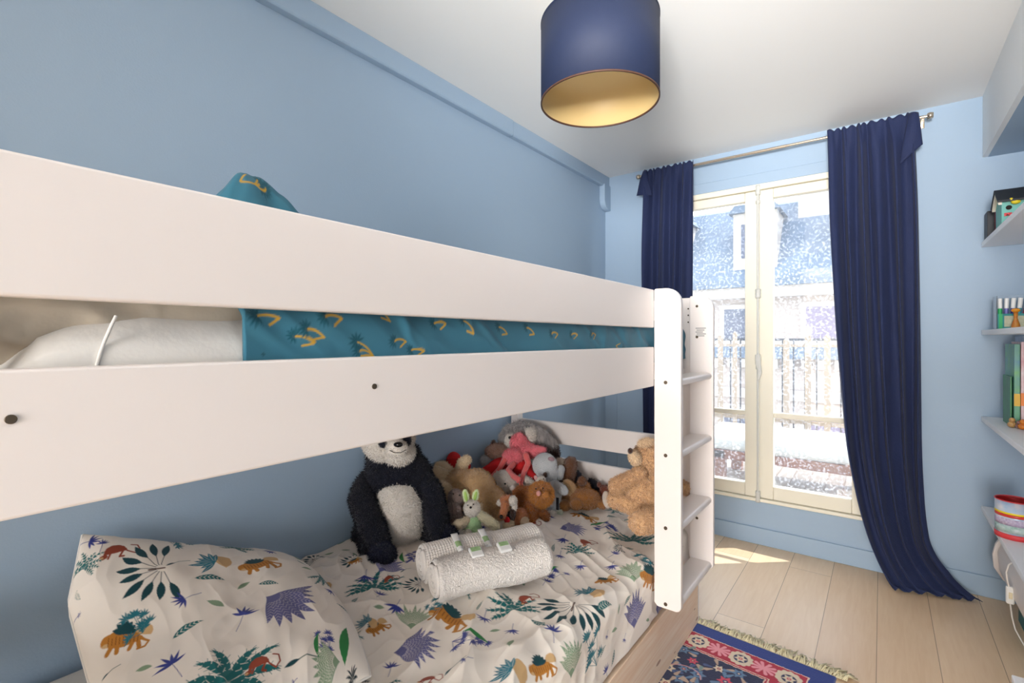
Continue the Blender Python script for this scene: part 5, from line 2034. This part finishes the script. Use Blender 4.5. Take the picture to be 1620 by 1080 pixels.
for k, c in enumerate(pc):
    x = fx0 + 0.016 + k * 0.019
    lean = 0.006 * k * 0.4
    g = thing('felt_pen', 'felt pen with white cap standing in the clear box, %s barrel' % ['green', 'violet', 'dark blue', 'turquoise', 'red', 'orange', 'dark green', 'purple', 'vermilion'][k], 'pen', (x, 3.20, z0 + 0.002), 'felt pens in the clear box')
    tube('barrel', [(x, 3.19, z0 + 0.004), (x + lean, 3.19, z0 + 0.098)], 0.0075, mat('pen_colour', c, .4), g, 12)
    tube('pen_cap', [(x + lean, 3.19, z0 + 0.098), (x + lean * 1.6, 3.19, z0 + 0.145)], 0.008, M['white_plastic'], g, 12)
# orange bobble toy in front
rt_ = thing('figurine', 'tiny orange and yellow toy figure in front of the felt pens', 'figurine', (0.508, 3.12, z0))
xq = WY(1607, 536, 3.12).x
mesh_obj('head', (ICO2[0] * np.array((0.016, 0.014, 0.010)) + np.array((xq, 3.12, z0 + 0.085))), ICO2[1], mat('amber_paint', (232, 150, 30), .4), rt_, True)
lathe('figure_body', [(0, 0), (0.016, 0.0), (0.014, 0.02), (0.006, 0.05), (0.008, 0.076), (0, 0.078)], (xq, 3.12, z0), mat('yellow_green_paint', (206, 160, 50), .4, 0.3, 120, rgb2=(190, 60, 40)), rt_, 20)

# books
z0 = SHZ[2] + 0.012
bcols = [((60, 110, 180), (120, 190, 60), 'tall blue and green picture book, leftmost on the shelf', 0.365, 3.29),
         ((200, 90, 110), (240, 240, 240), 'slim rose red book with white edge, second on the shelf', 0.375, 3.285),
         ((30, 120, 190), (230, 235, 240), 'thick blue and white book at the right end of the row', 0.40, 3.28)]
xs0 = WY(1599, 536, 3.08).x + 0.008
for k, (c1, c2, lb, hh, yy) in enumerate(bcols):
    x = xs0 + [0, 0.021, 0.034][k]
    wd = [0.018, 0.010, 0.03][k]
    g = thing('book', lb, 'book', (x, 3.2, z0), 'books upright on the third shelf')
    box('cover', (x, 3.06, z0), (x + wd, 3.26, z0 + hh), mat('book_cover', c1, .4, 0.4, 18, rgb2=c2), g, 0.001)
    box('pages', (x + 0.002, 3.062, z0 + 0.003), (x + wd - 0.002, 3.262, z0 + hh - 0.003), mat('page_white', (240, 236, 226), .8), g)
    box('spine_band', (x - 0.0005, 3.0585, z0 + hh * 0.25), (x + wd + 0.0005, 3.0605, z0 + hh * 0.4), mat('spine_band', [(230, 180, 40), (240, 130, 40), (40, 160, 200)][k], .4), g)
g = thing('booklet', 'thin green booklet leaning against the tall blue book', 'book', (xs0 - 0.012, 3.2, z0), 'books upright on the third shelf')
box('cover', (xs0 - 0.010, 3.08, z0), (xs0 - 0.004, 3.24, z0 + 0.22), mat('green_booklet', (40, 120, 70), .4, 0.3, 20), g, 0.001)
for k, (px_, c, c2, r, nm) in enumerate(((1601, (120, 60, 90), (230, 190, 90), 0.016, 'dark purple'), (1612, (40, 60, 130), (200, 140, 60), 0.013, 'dark blue'), (1618, (232, 160, 40), (190, 60, 40), 0.016, 'golden orange'))):
    y_ = 3.02 - 0.02 * k
    x = WY(px_, 536, y_).x
    g = thing('figurine', 'small %s toy figurine at the foot of the books' % nm, 'figurine', (x, y_, z0), 'toy figurines at the foot of the books')
    mt = mat('figurine_paint', c, .3, 0.3, 90, rgb2=c2)
    mesh_obj('figure_body', (ICO2[0] * np.array((r, r, r * 0.85)) + np.array((x, y_, z0 + r * 0.85))), ICO2[1], mt, g, True)
    mesh_obj('figure_head', (ICO2[0] * r * 0.7 + np.array((x, y_ - 0.004, z0 + r * 2.1))), ICO2[1], mt, g, True)

# tin
z0 = SHZ[3] + 0.012
yt = 2.93
xt = WY(1606, 536, yt).x
tn = thing('tin', 'colourful round tin with red rims on the low shelf', 'tin', (xt, yt, z0))
rt = 0.062
H = 0.155


def tin_band(name, a, b, m, dr=0.0):
    lathe(name, [(rt + dr, a), (rt + dr, b), (rt + dr - 0.001, b), (rt + dr - 0.001, a)], (xt, yt, z0), m, tn, 64, close=True)


tin_band('tin_wall', 0.0, H, mat('tin_blue_print', (90, 170, 220), .3, 0.2, 30, rgb2=(240, 220, 210)))
tin_band('base_rim', 0.0, 0.022, K_redp, 0.0015)
tin_band('print_band', 0.028, 0.058, mat('tin_white_green', (230, 226, 232), .3, 0.2, 70, rgb2=(40, 150, 130)), 0.0006)
tin_band('print_band', 0.058, 0.086, mat('tin_violet', (232, 226, 236), .3, 0.2, 110, rgb2=(104, 60, 140)), 0.0006)
tin_band('print_band', 0.092, 0.104, mat('tin_red', (206, 60, 50), .3, 0.1, 40), 0.0006)
tin_band('print_band', 0.104, 0.112, K_yel, 0.0006)
lathe('rolled_rim', [(rt - 0.001, H), (rt + 0.003, H + 0.002), (rt, H + 0.005), (rt - 0.003, H + 0.002)], (xt, yt, z0), K_redp, tn, 64, close=True)
lathe('inside', [(rt - 0.002, H), (rt - 0.002, 0.003), (0, 0.003)], (xt, yt, z0), mat('dark_red_inside', (170, 24, 30), .5), tn, 64)

# cable with inline switch, wall box under the low shelf
K_cable = mat('white_cable', (236, 230, 224), 0.5)
cb = thing('power_cable', 'white cable with an inline switch hanging from the low shelf', 'cable', tuple(W(1600, 930, 1.95)))
tc_ = 2.02
pts = [W(1640, 894, 2.0), W(1622, 888, 2.0), W(1606, 887, tc_), W(1596, 893, tc_), W(1592, 905, tc_), W(1594, 920, tc_), W(1597, 930, tc_)]
tube('cord', pts, 0.0028, K_cable, cb, 10)
pts = [W(1598, 952, 2.02), W(1601, 975, 2.02), W(1606, 995, 2.0), W(1620, 1020, 1.97), W(1650, 1060, 1.9)]
tube('cord', pts, 0.0028, K_cable, cb, 10)
sw = W(1598, 941, tc_)
o = box('switch', (sw.x - 0.013, sw.y - 0.010, sw.z - 0.036), (sw.x + 0.013, sw.y + 0.010, sw.z + 0.036), M['white_plastic'], cb, 0.006)
box('rocker', (sw.x - 0.006, sw.y - 0.013, sw.z - 0.012), (sw.x + 0.006, sw.y - 0.008, sw.z + 0.014), mat('cream_rocker', (232, 222, 190), .4), o, 0.002)
# white storage chest under the shelf with curved side
ch = thing('storage_chest', 'white chest with a curved side standing under the low shelf', 'chest', (0.60, 2.95, 0.0))
out = []
for k in range(13):
    a = -math.pi / 2 * 0.9 * k / 12
    out.append((0.50 + 0.045 * (1 - math.cos(math.pi * k / 12)) - 0.02 * math.sin(math.pi * 2 * k / 12), 0.36 - 0.33 * k / 12))
out = [(0.79, 0.36)] + [(0.44, 0.36), (0.425, 0.33), (0.415, 0.28), (0.42, 0.22), (0.45, 0.17), (0.50, 0.13), (0.52, 0.06), (0.52, 0.0), (0.79, 0.0)]
prism('side_panel', out, 1, 3.18, 3.20, M['white'], ch, 0.002)
box('front_panel', (0.50, 2.2, 0.0), (0.52, 3.18, 0.13), mat('teal_painted_panel', (40, 120, 124), .5), ch, 0.002)
prism('side_panel', [(0.45, 0.36), (0.79, 0.36), (0.79, 0.13), (0.47, 0.16), (0.435, 0.22), (0.43, 0.30)], 1, 2.2, 3.17, M['white'], ch, 0.002)
# little white stool corner at the bottom right
st = thing('stool', 'corner of a small white stool at the lower right', 'stool', (0.62, 2.0, 0.0))
q = WZ(1600, 1066, 0.26)
box('seat', (q.x, q.y - 0.30, 0.235), (q.x + 0.30, q.y, 0.26), M['shelf'], st, 0.003)
for dx, dy in ((0.02, -0.28), (0.25, -0.28), (0.02, -0.05), (0.25, -0.05)):
    box('leg', (q.x + dx, q.y + dy, 0), (q.x + dx + 0.03, q.y + dy + 0.03, 0.235), M['shelf'], st, 0.003)

# ------------------------------------------------------------------ outside: terrace
ZT = 0.12
dk = box('floor_terrace', (-4.5, YB + 0.2, ZT - 0.1), (4.0, 6.3, ZT), wood_planks('terrace_deck_boards', 0.12, 0.0, 2.4, (160, 150, 138), (116, 104, 92), 0.008), None)
struct(dk)
lo_ = thing('sun_lounger', 'red brown wooden sun lounger with white cushions on the terrace', 'sun lounger', (-0.4, 4.5, ZT))
yf = 4.12
boxes('frame', [((-1.12, yf, 0.335), (0.85, yf + 0.03, 0.405)), ((-1.12, yf + 0.62, 0.335), (0.85, yf + 0.65, 0.405)), ((-1.12, yf, 0.335), (-1.09, yf + 0.65, 0.405)), ((0.82, yf, 0.335), (0.85, yf + 0.65, 0.405))], M['lounger'], lo_, 0.004)
for x, y in ((-1.08, yf + 0.0), (-1.08, yf + 0.57), (-0.14, yf - 0.02), (-0.14, yf + 0.57), (0.74, yf), (0.74, yf + .57)):
    box('leg', (x, y, ZT), (x + 0.085, y + 0.07, 0.40), M['lounger'], lo_, 0.004)


def cushion(name, lo, hi, m, parent, rot=None, r=0.04):
    bm = bmesh.new()
    add_box(bm, lo, hi)
    o = bm_obj(name, bm, m, parent)
    bevel(o, r, 5)
    return o


cushion('mattress_cushion', (-1.20, yf - 0.02, 0.405), (-0.16, yf + 0.67, 0.53), M['cushion'], lo_, r=0.05)
# leaning back cushion
bm = bmesh.new()
add_box(bm, (-0.06, -0.33, 0), (0.06, 0.33, 0.62))
Rm = Matrix.Rotation(math.radians(24), 3, 'Y')
for v in bm.verts:
    v.co = Rm @ v.co + Vector((-0.14, yf + 0.33, 0.50))
o = bm_obj('back_cushion', bm, M['cushion2'], lo_)
bevel(o, 0.055, 5)
# picket fence
fn = thing('picket_fence', 'pale wooden picket fence with iron bars at the terrace edge', 'fence', (-1.0, 6.2, ZT))
rs = random.Random(12)
k = 0
x = -3.6
while x < 2.2:
    hgt = 1.36 + rs.uniform(-0.06, 0.06)
    wd = rs.uniform(0.045, 0.065)
    bm = bmesh.new()
    add_box(bm, (x, 6.18, ZT), (x + wd, 6.20, hgt - 0.03))
    o = prism('picket', [(x, ZT), (x + wd, ZT), (x + wd, hgt - 0.03), (x + wd / 2, hgt), (x, hgt - 0.03)], 1, 6.18, 6.20, M['picket'], fn)
    bm.free()
    x += rs.uniform(0.16, 0.21)
    k += 1
boxes('fence_rail', [((-3.7, 6.20, 0.35), (2.3, 6.22, 0.39)), ((-3.7, 6.20, 1.20), (2.3, 6.22, 1.23))], M['picket'], fn)
bm = bmesh.new()
x = -3.65
while x < 2.2:
    add_box(bm, (x, 6.235, ZT), (x + 0.014, 6.249, 1.28))
    x += 0.11
add_box(bm, (-3.7, 6.23, 1.27), (2.3, 6.255, 1.295))
bars = bm_obj('iron_railing', bm, M['iron'], fn)

# ------------------------------------------------------------------ outside: building across the street
YF = 14.0
bl = thing('apartment_building', 'stone apartment building with a zinc roof and dormers across the street', 'building', (-4.0, YF, -8.0))
box('facade', (-14, YF, -8), (6, YF + 3, 2.55), M['stone'], bl)
boxes('cornice', [((-14, YF - 0.35, 2.35), (6, YF, 2.62)), ((-14, YF - 0.12, -0.25), (6, YF, 0.0)), ((-14, YF - 0.2, 1.15), (6, YF, 1.25))], M['stone2'], bl)
dn = []
x = -13.8
while x < 5.8:
    dn.append(((x, YF - 0.22, 0.55), (x + 0.16, YF, 0.78)))
    x += 0.34
boxes('dentils', dn, M['stone2'], bl)
boxes('gutter', [((-14, YF - 0.5, 2.62), (6, YF + 0.1, 2.80)), ((-14, YF - 0.3, 0.80), (6, YF - 0.25, 1.10))], M['zinc'], bl)
prism('mansard_roof', [(YF - 0.1, 2.8), (YF + 1.6, 5.1), (YF + 5.0, 6.0), (YF + 5.0, 2.8)], 0, -14, 6, M['zinc'], bl)
for k in range(8):
    x = -12.6 + k * 2.35
    wnd = box('dormer', (x, YF + 0.15, 3.15), (x + 1.05, YF + 2.0, 4.65), M['stone2'], bl)
    box('pane', (x + 0.2, YF + 0.12, 3.45), (x + 0.85, YF + 0.16, 4.35), M['pane_far'], wnd)
    prism('dormer_roof', [(x - 0.1, 4.65), (x + 1.15, 4.65), (x + 1.0, 4.85), (x + 0.05, 4.85)], 1, YF + 0.0, YF + 2.2, M['zinc'], wnd)
for k in range(4):
    x = -11.0 + k * 4.6
    box('chimney_stack', (x, YF + 1.2, 4.2), (x + 0.9, YF + 1.9, 6.6), M['stone2'], bl)
for r_ in range(3):
    zt = 2.15 - 3.0 * r_ if r_ else 2.1
    for k in range(10):
        x = -13.0 + k * 1.9
        z_a, z_b = (1.25, 2.2) if r_ == 0 else ((-2.4, -0.45) if r_ == 1 else (-5.4, -3.4))
        wnd = box('window', (x, YF - 0.06, z_a), (x + 1.1, YF + 0.02, z_b), M['stone2'], bl)
        box('pane', (x + 0.12, YF - 0.08, z_a + 0.05), (x + 0.98, YF - 0.05, z_b - 0.12), M['pane_far'] if k % 2 else M['shutter'], wnd)
struct(box('floor_street', (-30, 6.3, -8.2), (20, 40, -8.0), mat('asphalt_grey', (80, 80, 82), .9), None))
